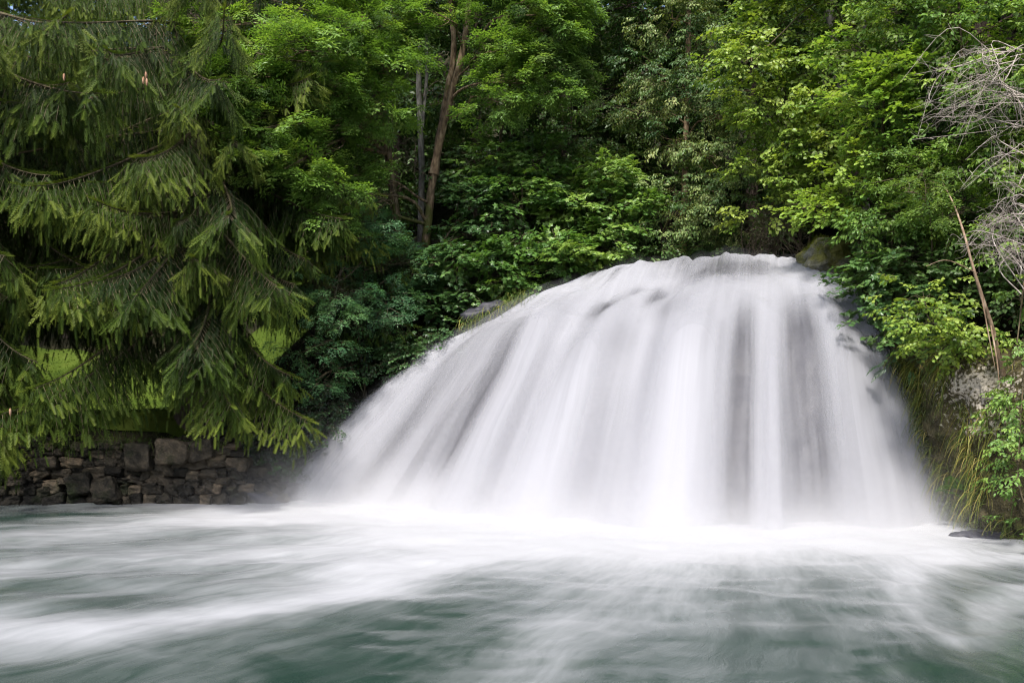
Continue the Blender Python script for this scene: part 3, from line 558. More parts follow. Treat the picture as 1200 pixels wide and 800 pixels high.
def spray_simple(rng, leaf, n=11, tw=.42, yaw=(.55, 1.1), pitch=(-.5, .15), petiole=.02, side=2, twigw=.005, lsd=.2):
    A_ = Acc(); bend = rng.uniform(-.25, .05)
    pts = [(tw * s, .04 * math.sin(3 * s), bend * tw * s * s) for s in np.linspace(0, 1, 4)]
    for a, b in zip(pts[:-1], pts[1:]): V, Fq = strip(a, b, twigw); A_.add(V, Fq, .5, 1)
    for k in range(n):
        s = .12 + .88 * k / (n - 1); sg = 1 if k % 2 else -1
        y = sg * rng.uniform(*yaw) * (1 if k < n - 1 else 0.1); p_ = rng.uniform(*pitch)
        V, Fq = leaf(rng.uniform(1 - lsd, 1 + lsd)); V = V + np.array([petiole, 0, 0])
        A_.add(place(V, y, p_, rng.normal(0, .35), (tw * s, .04 * math.sin(3 * s), bend * tw * s * s)), Fq, rng.normal(0, .10))
    # side twiglets with their own leaves
    for q in range(side):
        s = rng.uniform(.2, .7); sg = 1 if q % 2 else -1; yw = sg * rng.uniform(.5, .9); l2 = tw * rng.uniform(.4, .6)
        for k in range(n // 2):
            f = .25 + .75 * k / max(n // 2 - 1, 1); V, Fq = leaf(rng.uniform(.7, 1.1)); V = V + np.array([petiole, 0, 0])
            V = place(V, (1 if k % 2 else -1) * rng.uniform(*yaw), rng.uniform(*pitch), rng.normal(0, .35), (l2 * f, 0, -.08 * f))
            A_.add(place(V, yw, rng.uniform(-.2, .1), 0, (tw * s, 0, 0)), Fq, rng.normal(0, .10))
        V, Fq = strip((tw * s, 0, 0), (tw * s + l2 * math.cos(yw), l2 * math.sin(yw), -.05), twigw * .7); A_.add(V, Fq, .5, 1)
    return A_.get()
def fern_frond(rng):
    A_ = Acc(); n = 13; Lf = .5
    for i in range(n):
        s = .12 + .86 * i / (n - 1); w = .13 * math.sin(math.pi * (s * .85 + .12)); x = Lf * s; z = .18 * Lf * s - .55 * Lf * s ** 2.2
        for sg in (1, -1):
            V, Fq = leaf_quad(w + .01, .035, .1, .3); A_.add(place(V, sg * 1.15, rng.uniform(-.3, .05), 0, (x, 0, z)), Fq, rng.normal(0, .05))
    return A_.get()

r0 = rng_of(11); T = {}
T['ash'] = [spray_ash(r0) for _ in range(4)]
T['rowan'] = [spray_ash(r0, 6, .22, 6, .06, .36) for _ in range(4)]
T['maple'] = [spray_simple(r0, lambda s: leaf_maple(.125 * s), 9, .40, (.6, 1.5), (-.45, .2), .05, 1) for _ in range(4)]
T['linden'] = [spray_simple(r0, lambda s: leaf_oval(.075 * s, .05 * s, .3, .4), 11, .40, (.6, 1.1), (-.9, .1), .02, 3) for _ in range(4)]
T['hazel'] = [spray_simple(r0, lambda s: leaf_oval(.10 * s, .078 * s, .2, .25), 9, .42, (.6, 1.15), (-.5, .15), .015, 2) for _ in range(4)]
T['oak'] = [spray_simple(r0, lambda s: leaf_oak(.12 * s), 9, .30, (.3, 1.5), (-.4, .4), .008, 1) for _ in range(4)]
T['elder'] = [spray_simple(r0, lambda s: leaf_oval(.095 * s, .055 * s, .3, .35), 12, .42, (.5, 1.1), (-.5, .25), .012, 2) for _ in range(4)]
T['back'] = [spray_simple(r0, lambda s: leaf_quad(.13 * s, .085 * s, .3, .4), 10, .7, (.5, 1.2), (-.6, .2), .02, 2) for _ in range(3)]
T['ivy'] = [spray_simple(r0, lambda s: leaf_quad(.07 * s, .065 * s, .15, .2), 9, .3, (.5, 1.4), (-.8, .2), .02, 1) for _ in range(3)]
T['fern'] = [fern_frond(r0) for _ in range(3)]

def unit(rng, n):
    return norm(rng.normal(size=(n, 3)))
def foliage(acc, clumps, kind, rng, per=1.0, pad=(0.5, 0.26), tint0=0.45, tsd=0.12, size=1.0, droop=0.15, out=None):
    """clumps: (centre, radii, sprays). Each clump is broken into flat pads, each pad into sprays that point outwards."""
    for c_, rad, n in clumps:
        c_ = np.array(c_, float); rad = np.array(rad, float); n = int(n * per)
        npad = max(3, int(n / 13))
        d = unit(rng, npad); d[:, 2] = d[:, 2] * .9 + .08
        pc = c_ + d * rad * (rng.uniform(.35, 1.0, (npad, 1)) ** .7)
        ptint = tint0 + rng.normal(0, tsd, npad)
        which = rng.integers(0, npad, n)
        o_ = unit(rng, n) * (rng.uniform(0.15, 1, (n, 1)) ** .5) * np.array([pad[0], pad[0], pad[1]])
        pos = pc[which] + o_
        dirn = norm((pos - c_) / rad) * .65 + norm(o_ * np.array([1, 1, .3])) * .8 + rng.normal(0, .22, (n, 3)); dirn[:, 2] = dirn[:, 2] * .55 - droop
        if out is not None: dirn = dirn + np.array(out)
        up = np.array([0, -0.12, 1.0]) + rng.normal(0, .28, (n, 3))
        tv = ptint[which] + rng.normal(0, .05, n)
        vi = rng.integers(0, len(T[kind]), n)
        for k in range(len(T[kind])):
            s = vi == k; instance(T[kind][k], pos[s], dirn[s], up[s], size * rng.uniform(.8, 1.2, s.sum()), tv[s], acc)
def bez(a, b, sag=0.0, n=10, rng=None, wob=0.08):
    a = np.array(a, float); b = np.array(b, float); m = (a + b) / 2 + np.array([0, 0, sag])
    w = rng.normal(0, wob, (2, 3)) * np.linalg.norm(b - a) if rng is not None else np.zeros((2, 3))
    return curve([a, (a + m) / 2 + w[0] + np.array([0, 0, sag * .2]), m + w[1], b], n)

def broadleaf(name, label, cat, base, stems, clumps, kind, leafmat, barkmat, rng, limbs=True, group=None, **kw):
    """a tree or bush: stems (polyline, r0, r1), crown clumps, limbs that reach into the clumps"""
    root = thing(name, label, cat, base, group)
    ends = []
    for q, (pl, ra, rb) in enumerate(stems):
        c_ = curve(pl, 40); V, Fq = tube(c_, np.linspace(ra, rb, 40) * (1 + .35 * np.exp(-np.arange(40) / 3.0)), 12, .16, q + 3)
        A_ = Acc(); A_.add(V, Fq); part("trunk" if ra > 0.07 else "stem", A_.build("trunk", M[barkmat], True), root); ends.append(c_)
    if limbs and ends:
        allp = np.concatenate([e[8:] for e in ends])
        for c_, rad, n in clumps:
            A_ = Acc(); c_ = np.array(c_, float); i = np.argmin(((allp - c_) ** 2).sum(1) + 0.5 * np.maximum(allp[:, 2] - c_[2] + .4, 0) ** 2 * 4)
            l_ = np.linalg.norm(c_ - allp[i]); r_ = min(.012 + .010 * l_, .06)
            cv = bez(allp[i], c_, .12 * l_, 12, rng, .05); A_.add(*tube(cv, np.linspace(r_, r_ * .45, 12), 6))
            for k in range(6):
                tip = c_ + unit(rng, 1)[0] * np.array(rad) * rng.uniform(.6, .95); A_.add(*tube(bez(cv[rng.integers(6, 11)], tip, .05, 7, rng, .07), np.linspace(r_ * .45, .004, 7), 4))
            part("branch", A_.build("branch", M[barkmat], True), root)
    A_ = Acc(); foliage(A_, clumps, kind, rng, **kw)
    part("crown", A_.build("crown", [M[leafmat], M['twig']]), root)
    return root
def C(px, py, Y, rx, rz, n, ry=None):
    return (P(px, py, Y), (rx, ry or rx * .85, rz), n)

# ------------------------------------------------------------------ spruces with drooping boughs
def needle_shoot():
    A_ = Acc(); n = 12
    for ang in (0.25, math.pi - 0.25, math.pi / 2 + .1, -math.pi / 2):
        ca, sa = math.cos(ang), math.sin(ang); m_ = n if sa < .9 else n - 4
        if sa < -.9: m_ = 5
        for i in range(m_):
            x = .04 + .88 * i / (m_ - 1); h = .165 * (1 - .45 * x ** 3)
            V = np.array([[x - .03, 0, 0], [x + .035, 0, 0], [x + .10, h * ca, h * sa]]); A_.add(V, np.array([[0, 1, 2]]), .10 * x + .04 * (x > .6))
    V = np.array([[.9, .02, 0], [.9, -.02, 0], [1.06, 0, .01]]); A_.add(V, np.array([[0, 1, 2]]), .2)
    return A_.get()
SHOOT = needle_shoot()
def make_bough(seed, L=4.0, curtain=1.0, bare=0.18):
    rng = rng_of(seed); A_ = Acc(); pos = []; dr = []; sc_ = []; ti = []
    def axis(s): return np.array([s * L, .10 * L * math.sin(2.2 * s + seed) * s, L * (-.02 * s - .30 * s ** 1.6 + .13 * s ** 4)])
    ss = np.linspace(0, 1, 26); ax = np.array([axis(s) for s in ss]); A_.add(*tube(ax, np.linspace(.035, .006, 26), 6, .1), .5, 1)
    nodes = np.arange(bare, 1.0, .105 / L)
    def shoot(p, d, l, t): pos.append(p); dr.append(d); sc_.append(l * 1.08); ti.append(t)
    for s in nodes:
        p0 = axis(s); fw = norm(axis(min(s + .02, 1.02)) - axis(s - .02))
        for sg in (1, -1):
            if rng.random() < .06: continue
            l2 = (.16 + .95 * (1 - s) ** .65 * (1 - math.exp(-(s - bare + .06) * 7))) * rng.uniform(.65, 1.1); yaw = rng.uniform(.75, 1.1)
            sd = np.array([-fw[1], fw[0], 0]) * sg; d0 = norm(fw * math.cos(yaw) + sd * math.sin(yaw) + np.array([0, 0, -.42 + rng.normal(0, .22)]))
            m_ = max(2, int(l2 / .09)); prev = p0
            for k in range(1, m_ + 1):
                f = k / m_; p = p0 + d0 * l2 * f + np.array([0, 0, -.55 * l2 * f ** 2]); 
                if k % 3 == 0 or k == m_: V, Fq = strip(prev, p, .004); A_.add(V, Fq, .5, 1); prev = p
                alive = rng.random() < (.22 + .78 * min(1, (s - bare) * 1.7 + f * .6))
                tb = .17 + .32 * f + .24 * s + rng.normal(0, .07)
                hang = np.array([0, 0, -1.0]); side = np.cross(d0, hang); 
                for q in (1, -1):
                    if not alive: continue
                    w = .30 + .6 * s * rng.random(); d = norm(d0 * rng.uniform(.25, .6) + q * side * rng.uniform(.15, .75) + hang * rng.uniform(.7, 1.6) * (1.15 - .55 * s))
                    l = rng.uniform(.12, .19); shoot(p, d, l, tb)
                    if rng.random() < .30 * curtain * (1 - .4 * s):
                        d2 = norm(d * .5 + hang); shoot(p + d * l * 1.25, d2, rng.uniform(.12, .18), tb + .02)
                        if rng.random() < .5 * curtain: shoot(p + d * l * 1.25 + d2 * .2, norm(d2 * .4 + hang), rng.uniform(.12, .18), tb)
                if not alive and rng.random() < .7:      # a bare hanging twig where the needles have died
                    V, Fq = strip(p, p + np.array([rng.normal(0, .05), rng.normal(0, .05), -rng.uniform(.15, .5)]), .003); A_.add(V, Fq, .5, 2)
            shoot(p0 + d0 * l2 + np.array([0, 0, -.55 * l2]), norm(d0 + np.array([0, 0, -.45])), rng.uniform(.18, .26), .62 + .25 * s)
        if s > .5: shoot(p0, norm(fw + np.array([0, 0, .25])), .17, .5 + .3 * s)
    shoot(axis(.99), norm(axis(1.02) - axis(.98)), .28, .85)
    pos = np.array(pos); dr = np.array(dr)
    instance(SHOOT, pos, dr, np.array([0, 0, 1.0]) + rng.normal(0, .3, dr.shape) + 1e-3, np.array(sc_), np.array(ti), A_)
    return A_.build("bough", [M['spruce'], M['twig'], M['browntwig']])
BOUGHS = [make_bough(s, 4.0, c_, b_) for s, c_, b_ in ((1, 1.0, .18), (2, .8, .14), (3, 1.3, .22), (4, 1.0, .16), (5, .6, .12), (6, 1.2, .25), (7, 1.4, .2), (8, .9, .3))]
def spruce(name, label, base, height, rbase, Lprof, n, seed, zlow, custom=(), top_free=1.0, avoid=None):
    rng = rng_of(seed); root = thing(name, label, "tree", base); bx, by, bz = base
    A_ = Acc(); zz = np.linspace(-.3, height, 40); pl = np.stack([bx + .12 * np.sin(zz * .3), by + .1 * np.cos(zz * .25), bz + zz], -1)
    A_.add(*tube(pl, rbase * (1 - .93 * np.linspace(0, 1, 40)) * (1 + .5 * np.exp(-np.linspace(0, 12, 40))), 14, .08, seed)); part("trunk", A_.build("trunk", M['bark_spruce'], True), root)
    def put(z, az, L, tilt, k, roll=0.0):
        o = link("bough", BOUGHS[k % len(BOUGHS)], root, (0.12 * math.sin(z * .3), .1 * math.cos(z * .25), z)); o.rotation_euler = (roll, tilt, az); s = L / 4.0; o.scale = (s, s, s); return o
    gold = 2.39996
    for i in range(n):
        f = i / n; z = zlow + (height - zlow - .6) * f ** 1.6; az = i * gold + rng.uniform(-.25, .25); L = Lprof(z) * rng.uniform(.82, 1.12)
        if avoid is not None and avoid(z, az): continue
        put(z, az, max(L, .5), rng.uniform(-.14, .26) - .30 * sstep(.55, 1.0, z / height), i * 3 + i // 8, rng.normal(0, .22))
    for (px, py, Y, z0, k) in custom:            # boughs grown to a real tip position: from the trunk at height z0 to that point
        tip = P(px, py, Y) - np.array([bx, by, bz + z0]); L = np.linalg.norm(tip); az = math.atan2(tip[1], tip[0]); el = math.atan2(tip[2], np.hypot(tip[0], tip[1]))
        put(z0, az, L / .98, -(el + .19), k)
    return root
spruce("spruce_tree", "big drooping spruce whose lowest boughs hang over the stone wall", (-7.3, 22.9, 1.4), 16.0, .40, lambda z: 4.5 * min(1, (1 - z / 17.5) * 2.1) + .1, 98 - 17, 7, 4.2,
       custom=[(5, 480, 18.6, 2.9, 0), (150, 325, 17.9, 5.0, 1), (240, 420, 18.4, 3.5, 3), (328, 488, 19.4, 2.6, 4), (290, 470, 18.9, 2.9, 2), (20, 450, 18.8, 3.4, 5), (70, 335, 17.8, 5.0, 0), (250, 400, 18.2, 4.1, 1),
               (190, 340, 17.8, 5.0, 2), (332, 436, 19.6, 3.5, 3), (40, 330, 18.0, 5.2, 4), (280, 330, 18.3, 5.2, 5), (190, 185, 17.9, 7.2, 1), (260, 250, 18.0, 6.2, 0), (70, 215, 18.0, 6.8, 2), (130, 60, 18.2, 8.8, 3), (230, 90, 18.4, 8.4, 4)])
spruce("spruce_tree", "second spruce standing behind the wall at the left edge", (-12.9, 22.6, 1.4), 15.5, .36, lambda z: 4.8 * min(1, (1 - z / 17) * 2.1) + .1, 92, 17, 3.9,
       custom=[(10, 505, 18.8, 3.0, 1), (35, 420, 18.9, 3.9, 3), (-20, 520, 19.2, 2.8, 0), (30, 300, 18.6, 5.4, 2), (20, 200, 18.6, 6.8, 4), (40, 90, 18.8, 8.3, 5), (15, 40, 18.6, 9.2, 2), (75, 20, 18.7, 9.6, 0), (110, 110, 18.9, 8.6, 3)])
spruce("spruce_tree", "dark spruce standing further back between the big spruce and the ash", (-9.0, 29.8, 1.3), 19.0, .30, lambda z: 4.2 * min(1, (1 - z / 21) * 2.0) + .1, 80, 27, 4.6)

spruce("spruce_tree", "far left spruce standing back beyond the wall", (-21.0, 30.0, 1.2), 17.0, .30, lambda z: 4.2 * min(1, (1 - z / 19) * 2.0) + .1, 76, 37, 4.2)
# ------------------------------------------------------------------ broadleaved trees and bushes
rg = rng_of(101)
tb = P(500, 330, 25.0)
broadleaf("ash_tree", "ash tree with a leaning mossy brown trunk above the left bank", "tree", P(500, 300, 25.0),
    [([P(496, 345, 25), P(501, 265, 25), P(509, 200, 25), P(528, 115, 24.9), P(545, 45, 24.8), P(556, -60, 24.7)], .115, .065),
     ([P(508, 205, 25), P(522, 120, 25.1), P(532, 50, 25.1), P(520, -60, 25)], .10, .06),
     ([P(470, 300, 25.3), P(452, 160, 24.6), P(440, 95, 24.2), P(428, 35, 23.8), P(420, -60, 23.5)], .10, .075)],
    [C(445, 30, 23.2, 1.0, .6, 100), C(385, 55, 22.2, 1.2, .6, 120), C(300, 90, 21.6, .8, .35, 70), C(310, 130, 21.4, .8, .4, 60), C(360, 110, 21.8, .9, .4, 70), C(415, 140, 22.8, .7, .4, 54), C(415, 205, 23.2, .6, .3, 40),
     C(628, 18, 23.4, 1.1, .6, 100), C(622, 98, 23.6, .8, .4, 64), C(580, -35, 24.4, 1.1, .6, 80), C(480, -60, 24, 2.0, 1.0, 150), C(600, -70, 24, 1.8, 1.0, 120), C(380, -40, 22.6, 1.5, .9, 110), C(270, 30, 21.8, .9, .5, 60), C(350, 180, 22.0, .6, .3, 30), C(255, 95, 20.6, .7, .3, 50), C(310, 150, 20.8, .6, .25, 44), C(380, 215, 21.6, .6, .3, 44), C(345, 60, 21.2, .8, .35, 60), C(400, 110, 22.2, .7, .3, 50), C(450, 75, 22.6, .6, .25, 44), C(575, 60, 23.2, .6, .25, 40), C(585, 120, 23.4, .5, .2, 30), C(450, 130, 22.9, .5, .2, 30), C(510, 15, 23.2, .7, .25, 44), C(330, 200, 21.2, .5, .25, 34), C(395, 255, 21.8, .5, .2, 30)],
    'ash', 'ash', 'bark_ash', rg, tint0=.45, size=1.05, droop=.12)
broadleaf("ash_tree", "pale leaved ash spray reaching right beside the ash trunk", "tree", P(560, 300, 26.0),
    [([P(560, 335, 26), P(575, 240, 25.6), P(590, 140, 25), P(605, 60, 24.6)], .05, .03)],
    [C(640, 35, 23.8, .75, .5, 70), C(650, 85, 23.7, .6, .35, 56), C(625, 70, 23.6, .6, .35, 40), C(640, 0, 23.8, .8, .4, 60)], 'ash', 'ash_pale', 'twig', rg, tint0=.6)
broadleaf("sapling", "thin grey stem rising straight behind the mossy ash trunk", "tree", P(492, 310, 25.9),
    [([P(492, 330, 25.9), P(494, 200, 25.9), P(491, 90, 25.9), P(496, -10, 25.9), P(494, -80, 25.9)], .085, .06), ([P(494, 150, 25.9), P(500, 90, 26), P(499, 20, 26), P(503, -70, 26)], .05, .035)],
    [C(490, -110, 25.9, 1.4, .9, 120)], 'back', 'back', 'bark_grey', rg, limbs=False)
broadleaf("rowan_bush", "bluish green rowan bush arching down in front of the ash foot", "bush", P(420, 420, 23.4),
    [([P(430, 470, 23.6), P(420, 380, 23.2), P(430, 300, 22.8), P(445, 240, 22.6)], .03, .012), ([P(430, 470, 23.6), P(400, 400, 22.9), P(375, 350, 22.4)], .025, .01)],
    [C(415, 272, 22.6, .7, .3, 65), C(400, 290, 22.4, .8, .3, 60), C(455, 315, 23, .6, .3, 48), C(405, 340, 22.0, .65, .28, 55), C(440, 350, 22.4, .5, .25, 30), C(365, 325, 22.0, .4, .2, 20), C(410, 375, 22.0, .5, .22, 34), C(360, 410, 21.6, .38, .28, 26), C(370, 445, 21.5, .3, .25, 18), C(432, 250, 22.8, .5, .3, 32), C(480, 310, 23.4, .4, .2, 24)],
    'rowan', 'rowan', 'twig', rg, tint0=.5, droop=.2)
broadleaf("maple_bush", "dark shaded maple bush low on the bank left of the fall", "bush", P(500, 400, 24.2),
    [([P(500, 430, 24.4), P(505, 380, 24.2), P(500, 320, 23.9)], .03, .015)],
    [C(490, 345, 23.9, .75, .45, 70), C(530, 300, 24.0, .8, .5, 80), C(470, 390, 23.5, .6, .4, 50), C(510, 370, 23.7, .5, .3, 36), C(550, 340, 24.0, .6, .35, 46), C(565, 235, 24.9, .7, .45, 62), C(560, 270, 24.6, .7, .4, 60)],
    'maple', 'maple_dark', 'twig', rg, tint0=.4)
broadleaf("maple_bush", "mid green maple bush leaning over the left lip of the fall", "bush", P(610, 330, 24.6),
    [([P(610, 345, 24.8), P(608, 300, 24.6), P(612, 240, 24.4)], .035, .015)],
    [C(600, 235, 24.7, .9, .5, 84), C(620, 290, 24.0, .9, .4, 90), C(580, 310, 23.8, .6, .35, 54), C(655, 300, 23.8, .6, .3, 50), C(600, 330, 23.6, .5, .22, 36), C(570, 190, 25.2, .9, .5, 64), C(640, 180, 25.4, .9, .5, 60)],
    'maple', 'maple', 'twig', rg, tint0=.45)
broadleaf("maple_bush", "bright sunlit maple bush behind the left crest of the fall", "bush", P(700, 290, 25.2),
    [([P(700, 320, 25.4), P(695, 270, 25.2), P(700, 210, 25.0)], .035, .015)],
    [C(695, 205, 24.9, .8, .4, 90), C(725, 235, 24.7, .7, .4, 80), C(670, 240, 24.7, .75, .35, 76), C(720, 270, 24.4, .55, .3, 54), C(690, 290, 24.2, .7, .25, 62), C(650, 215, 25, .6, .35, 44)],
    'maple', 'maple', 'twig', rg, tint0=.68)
broadleaf("linden_tree", "linden tree with pale yellowish leaves hanging behind the crest", "tree", P(800, 280, 26.4),
    [([P(800, 300, 26.6), P(803, 200, 26.4), P(806, 80, 26.2), P(808, -60, 26)], .10, .05)],
    [C(770, 85, 25.4, .95, .45, 88), C(815, 110, 25.0, .9, .4, 92), C(850, 135, 24.8, .75, .4, 76), C(840, 185, 24.7, .8, .4, 80), C(850, 225, 24.5, .6, .35, 54), C(790, 160, 25.3, .8, .4, 56), C(820, 250, 24.7, .7, .35, 50), C(785, 20, 25.6, 1.1, .5, 90), C(830, 50, 25.4, .9, .45, 70), C(775, 225, 25.2, .7, .4, 50), C(790, 270, 24.8, .6, .25, 36), C(850, 270, 24.4, .5, .25, 30), C(740, 130, 25.8, .7, .35, 40), C(800, -50, 25.8, 1.8, .8, 110)],
    'linden', 'linden', 'bark_ash', rg, tint0=.5, tsd=.2, droop=.3)
broadleaf("hazel_bush", "tall hazel bush with a thin leaning rod right of the crest", "bush", P(930, 290, 23.6),
    [([P(940, 300, 23.6), P(930, 200, 23.3), P(920, 110, 23), P(905, 30, 22.8)], .035, .015), ([P(945, 300, 23.6), P(965, 190, 23.4), P(975, 60, 23.2), P(985, -40, 23)], .03, .015),
     ([P(1010, 130, 23.2), P(985, 20, 22.6), P(955, 5, 22.2), P(915, 40, 21.8), P(882, 72, 21.6)], .022, .010)],
    [C(875, 75, 22.2, .7, .35, 60), C(910, 130, 22.3, .85, .4, 86), C(890, 40, 22.6, .8, .4, 56), C(950, 70, 22.4, .9, .4, 86), C(930, 170, 22.2, .9, .4, 84), C(960, 120, 22, .8, .4, 70), C(900, 205, 22.5, .7, .35, 56), C(960, 215, 22, .7, .3, 56), C(990, 165, 21.8, .7, .4, 56), C(930, 20, 22.8, 1.0, .5, 76), C(1000, 30, 22.4, 1.0, .5, 84), C(880, 110, 22.5, .5, .3, 36), C(950, -60, 22.8, 1.9, .8, 140), C(900, 250, 22.9, .5, .25, 28)],
    'hazel', 'hazel', 'twig', rg, tint0=.64)
broadleaf("birch_tree", "pale grey trunk standing among the leaves at the top right", "tree", P(990, 260, 24.4),
    [([P(1000, 280, 24.4), P(985, 85, 23.6), P(976, 45, 23.4), P(970, -10, 23.3), P(962, -90, 23.2)], .12, .085), ([P(1015, 260, 24.6), P(1014, 60, 24.2), P(1015, -60, 24)], .08, .06)],
    [C(980, -110, 23.2, 1.6, .8, 130)], 'elder', 'elder', 'bark_grey', rg, limbs=False)
broadleaf("oak_tree", "young oak with yellow green leaves standing before the right thicket", "tree", P(1050, 330, 20.6),
    [([P(1050, 345, 20.8), P(1045, 260, 20.2), P(1035, 160, 19.6), P(1040, 60, 19.2)], .05, .02)],
    [C(1040, 80, 19.0, .6, .3, 62), C(1060, 95, 18.8, .45, .22, 44), C(1015, 120, 19.2, .6, .3, 60), C(1035, 145, 19, .5, .3, 44), C(1000, 60, 19.6, .6, .3, 56), C(1065, 60, 19, .4, .25, 32), C(975, 240, 20.0, .55, .2, 44), C(1000, 225, 19.8, .4, .2, 30), C(935, 245, 20.6, .4, .15, 22), C(1010, 180, 19.4, .6, .3, 44)],
    'oak', 'oak', 'twig', rg, tint0=.72)
broadleaf("elder_bush", "dense elder thicket filling the upper right corner of the bank", "bush", P(1140, 330, 19.6),
    [([P(1140, 350, 19.8), P(1135, 240, 19.2), P(1130, 120, 18.8), P(1125, 20, 18.6)], .05, .02), ([P(1190, 350, 19.0), P(1195, 240, 18.4), P(1190, 100, 18)], .045, .02)],
    [C(1110, 35, 18.8, 1.0, .5, 110), C(1170, 30, 18.2, 1.0, .5, 110), C(1150, 90, 18.6, .8, .4, 76), C(1190, 110, 17.8, .7, .4, 70), C(1090, 90, 19.2, .7, .4, 60), C(1100, 180, 18.8, .8, .4, 70), C(1160, 180, 18.2, .8, .4, 76), C(1195, 200, 17.6, .6, .4, 60), C(1060, 210, 19.2, .8, .4, 70), C(1030, 262, 19.4, .6, .3, 50), C(1060, 270, 19.2, .7, .35, 56), C(1130, 260, 18.5, .7, .35, 56), C(1180, 290, 17.6, .6, .4, 56), C(1060, 20, 19.6, .9, .4, 70), C(1140, -60, 18.8, 2.2, .9, 180), C(1260, 60, 17.6, 1.5, 1.2, 130), C(1250, 220, 17.0, 1.0, .8, 90)],
    'elder', 'elder', 'twig', rg, tint0=.64)
broadleaf("rowan_bush", "small pinnate leaved rowan between the two heaps of dead twigs", "bush", P(1090, 320, 18.6),
    [([P(1090, 340, 18.8), P(1092, 280, 18.3), P(1085, 215, 17.9)], .02, .008)],
    [C(1080, 205, 17.8, .35, .14, 24), C(1095, 232, 17.6, .45, .14, 30), C(1060, 225, 18, .35, .12, 18), C(1130, 250, 17.6, .3, .12, 14)], 'rowan', 'fern', 'twig', rg, tint0=.6)
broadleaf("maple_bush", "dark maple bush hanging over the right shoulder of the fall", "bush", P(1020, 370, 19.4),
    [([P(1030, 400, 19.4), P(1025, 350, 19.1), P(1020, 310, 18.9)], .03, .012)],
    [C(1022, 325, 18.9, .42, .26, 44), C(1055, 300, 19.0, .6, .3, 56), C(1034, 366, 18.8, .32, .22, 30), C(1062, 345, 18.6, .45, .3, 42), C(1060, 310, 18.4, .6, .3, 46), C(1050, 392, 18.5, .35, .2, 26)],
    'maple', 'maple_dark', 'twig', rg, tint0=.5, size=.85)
broadleaf("maple_sapling", "bright green maple sapling jutting from the top of the cliff", "bush", P(1105, 405, 17.6),
    [([P(1110, 425, 17.7), P(1105, 395, 17.3), P(1090, 375, 17.0)], .015, .006)],
    [C(1085, 380, 16.9, .38, .14, 34), C(1115, 395, 16.7, .42, .13, 40), C(1140, 392, 16.6, .3, .12, 22), C(1105, 412, 16.7, .22, .08, 12), C(1080, 350, 17.2, .4, .16, 24)], 'hazel', 'hazel', 'twig', rg, tint0=.68, size=.8)
broadleaf("hanging_bush", "leafy bush trailing down the cliff at the right edge", "bush", P(1190, 420, 16.4),
    [([P(1200, 330, 16.6), P(1192, 400, 16.0), P(1180, 480, 15.7)], .015, .006), ([P(1215, 330, 16.4), P(1200, 440, 15.6), P(1192, 560, 15.2)], .015, .006)],
    [C(1199, 400, 15.9, .28, .22, 21), C(1206, 455, 15.6, .3, .25, 25), C(1179, 480, 15.9, .25, .12, 13), C(1204, 520, 15.5, .25, .2, 19), C(1199, 565, 15.3, .22, .18, 15), C(1209, 610, 15.0, .15, .12, 6), C(1229, 480, 15.2, .3, .5, 30), C(1194, 345, 16.3, .4, .2, 22), C(1164, 520, 16.1, .2, .1, 7)],
    'elder', 'elder', 'twig', rg, tint0=.58, size=.72, droop=.5)
broadleaf("spruce_bush", "low dark evergreen tuft beneath the bright maple sapling", "bush", P(1120, 425, 17.2), [],
    [C(1125, 415, 17.0, .35, .14, 22), C(1090, 400, 17.5, .3, .14, 16), C(1060, 420, 17.9, .3, .15, 16)], 'fern', 'ivy', 'twig', rg, tint0=.6, size=.6)

# ivy and shaded leaves that clothe the two banks
def blanket(name, label, kind, leafmat, spots, rng, tint0=.45, size=1.0, cat="ivy"):
    root = thing(name, label, cat, spots[0][0]); A_ = Acc(); foliage(A_, spots, kind, rng, tint0=tint0, size=size, droop=.35, pad=(.4, .3)); part("leaves", A_.build("leaves", [M[leafmat], M['twig']]), root); return root
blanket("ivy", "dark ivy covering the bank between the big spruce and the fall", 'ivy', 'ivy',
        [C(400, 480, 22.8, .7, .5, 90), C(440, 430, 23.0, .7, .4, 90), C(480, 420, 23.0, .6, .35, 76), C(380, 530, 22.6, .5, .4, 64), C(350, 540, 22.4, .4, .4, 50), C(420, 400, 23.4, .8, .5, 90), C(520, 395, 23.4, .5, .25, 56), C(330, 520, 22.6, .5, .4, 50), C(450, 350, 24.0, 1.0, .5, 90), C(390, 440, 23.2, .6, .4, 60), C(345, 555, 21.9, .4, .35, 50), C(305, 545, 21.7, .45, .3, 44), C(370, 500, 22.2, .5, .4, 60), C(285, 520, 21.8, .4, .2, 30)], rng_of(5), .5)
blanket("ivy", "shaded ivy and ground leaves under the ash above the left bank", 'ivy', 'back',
        [C(560, 350, 24.2, .8, .3, 80), C(470, 300, 26.6, 1.2, .6, 90), C(540, 200, 26.5, 1.5, .8, 110), C(620, 200, 26.5, 1.4, .7, 110), C(700, 160, 27.5, 1.5, .9, 120), C(740, 300, 25.6, .9, .25, 70), C(680, 310, 25, .7, .2, 60), C(620, 110, 27.6, 1.6, .9, 110), C(430, 250, 26.5, 1.3, .9, 110)], rng_of(6), .45, 1.3)
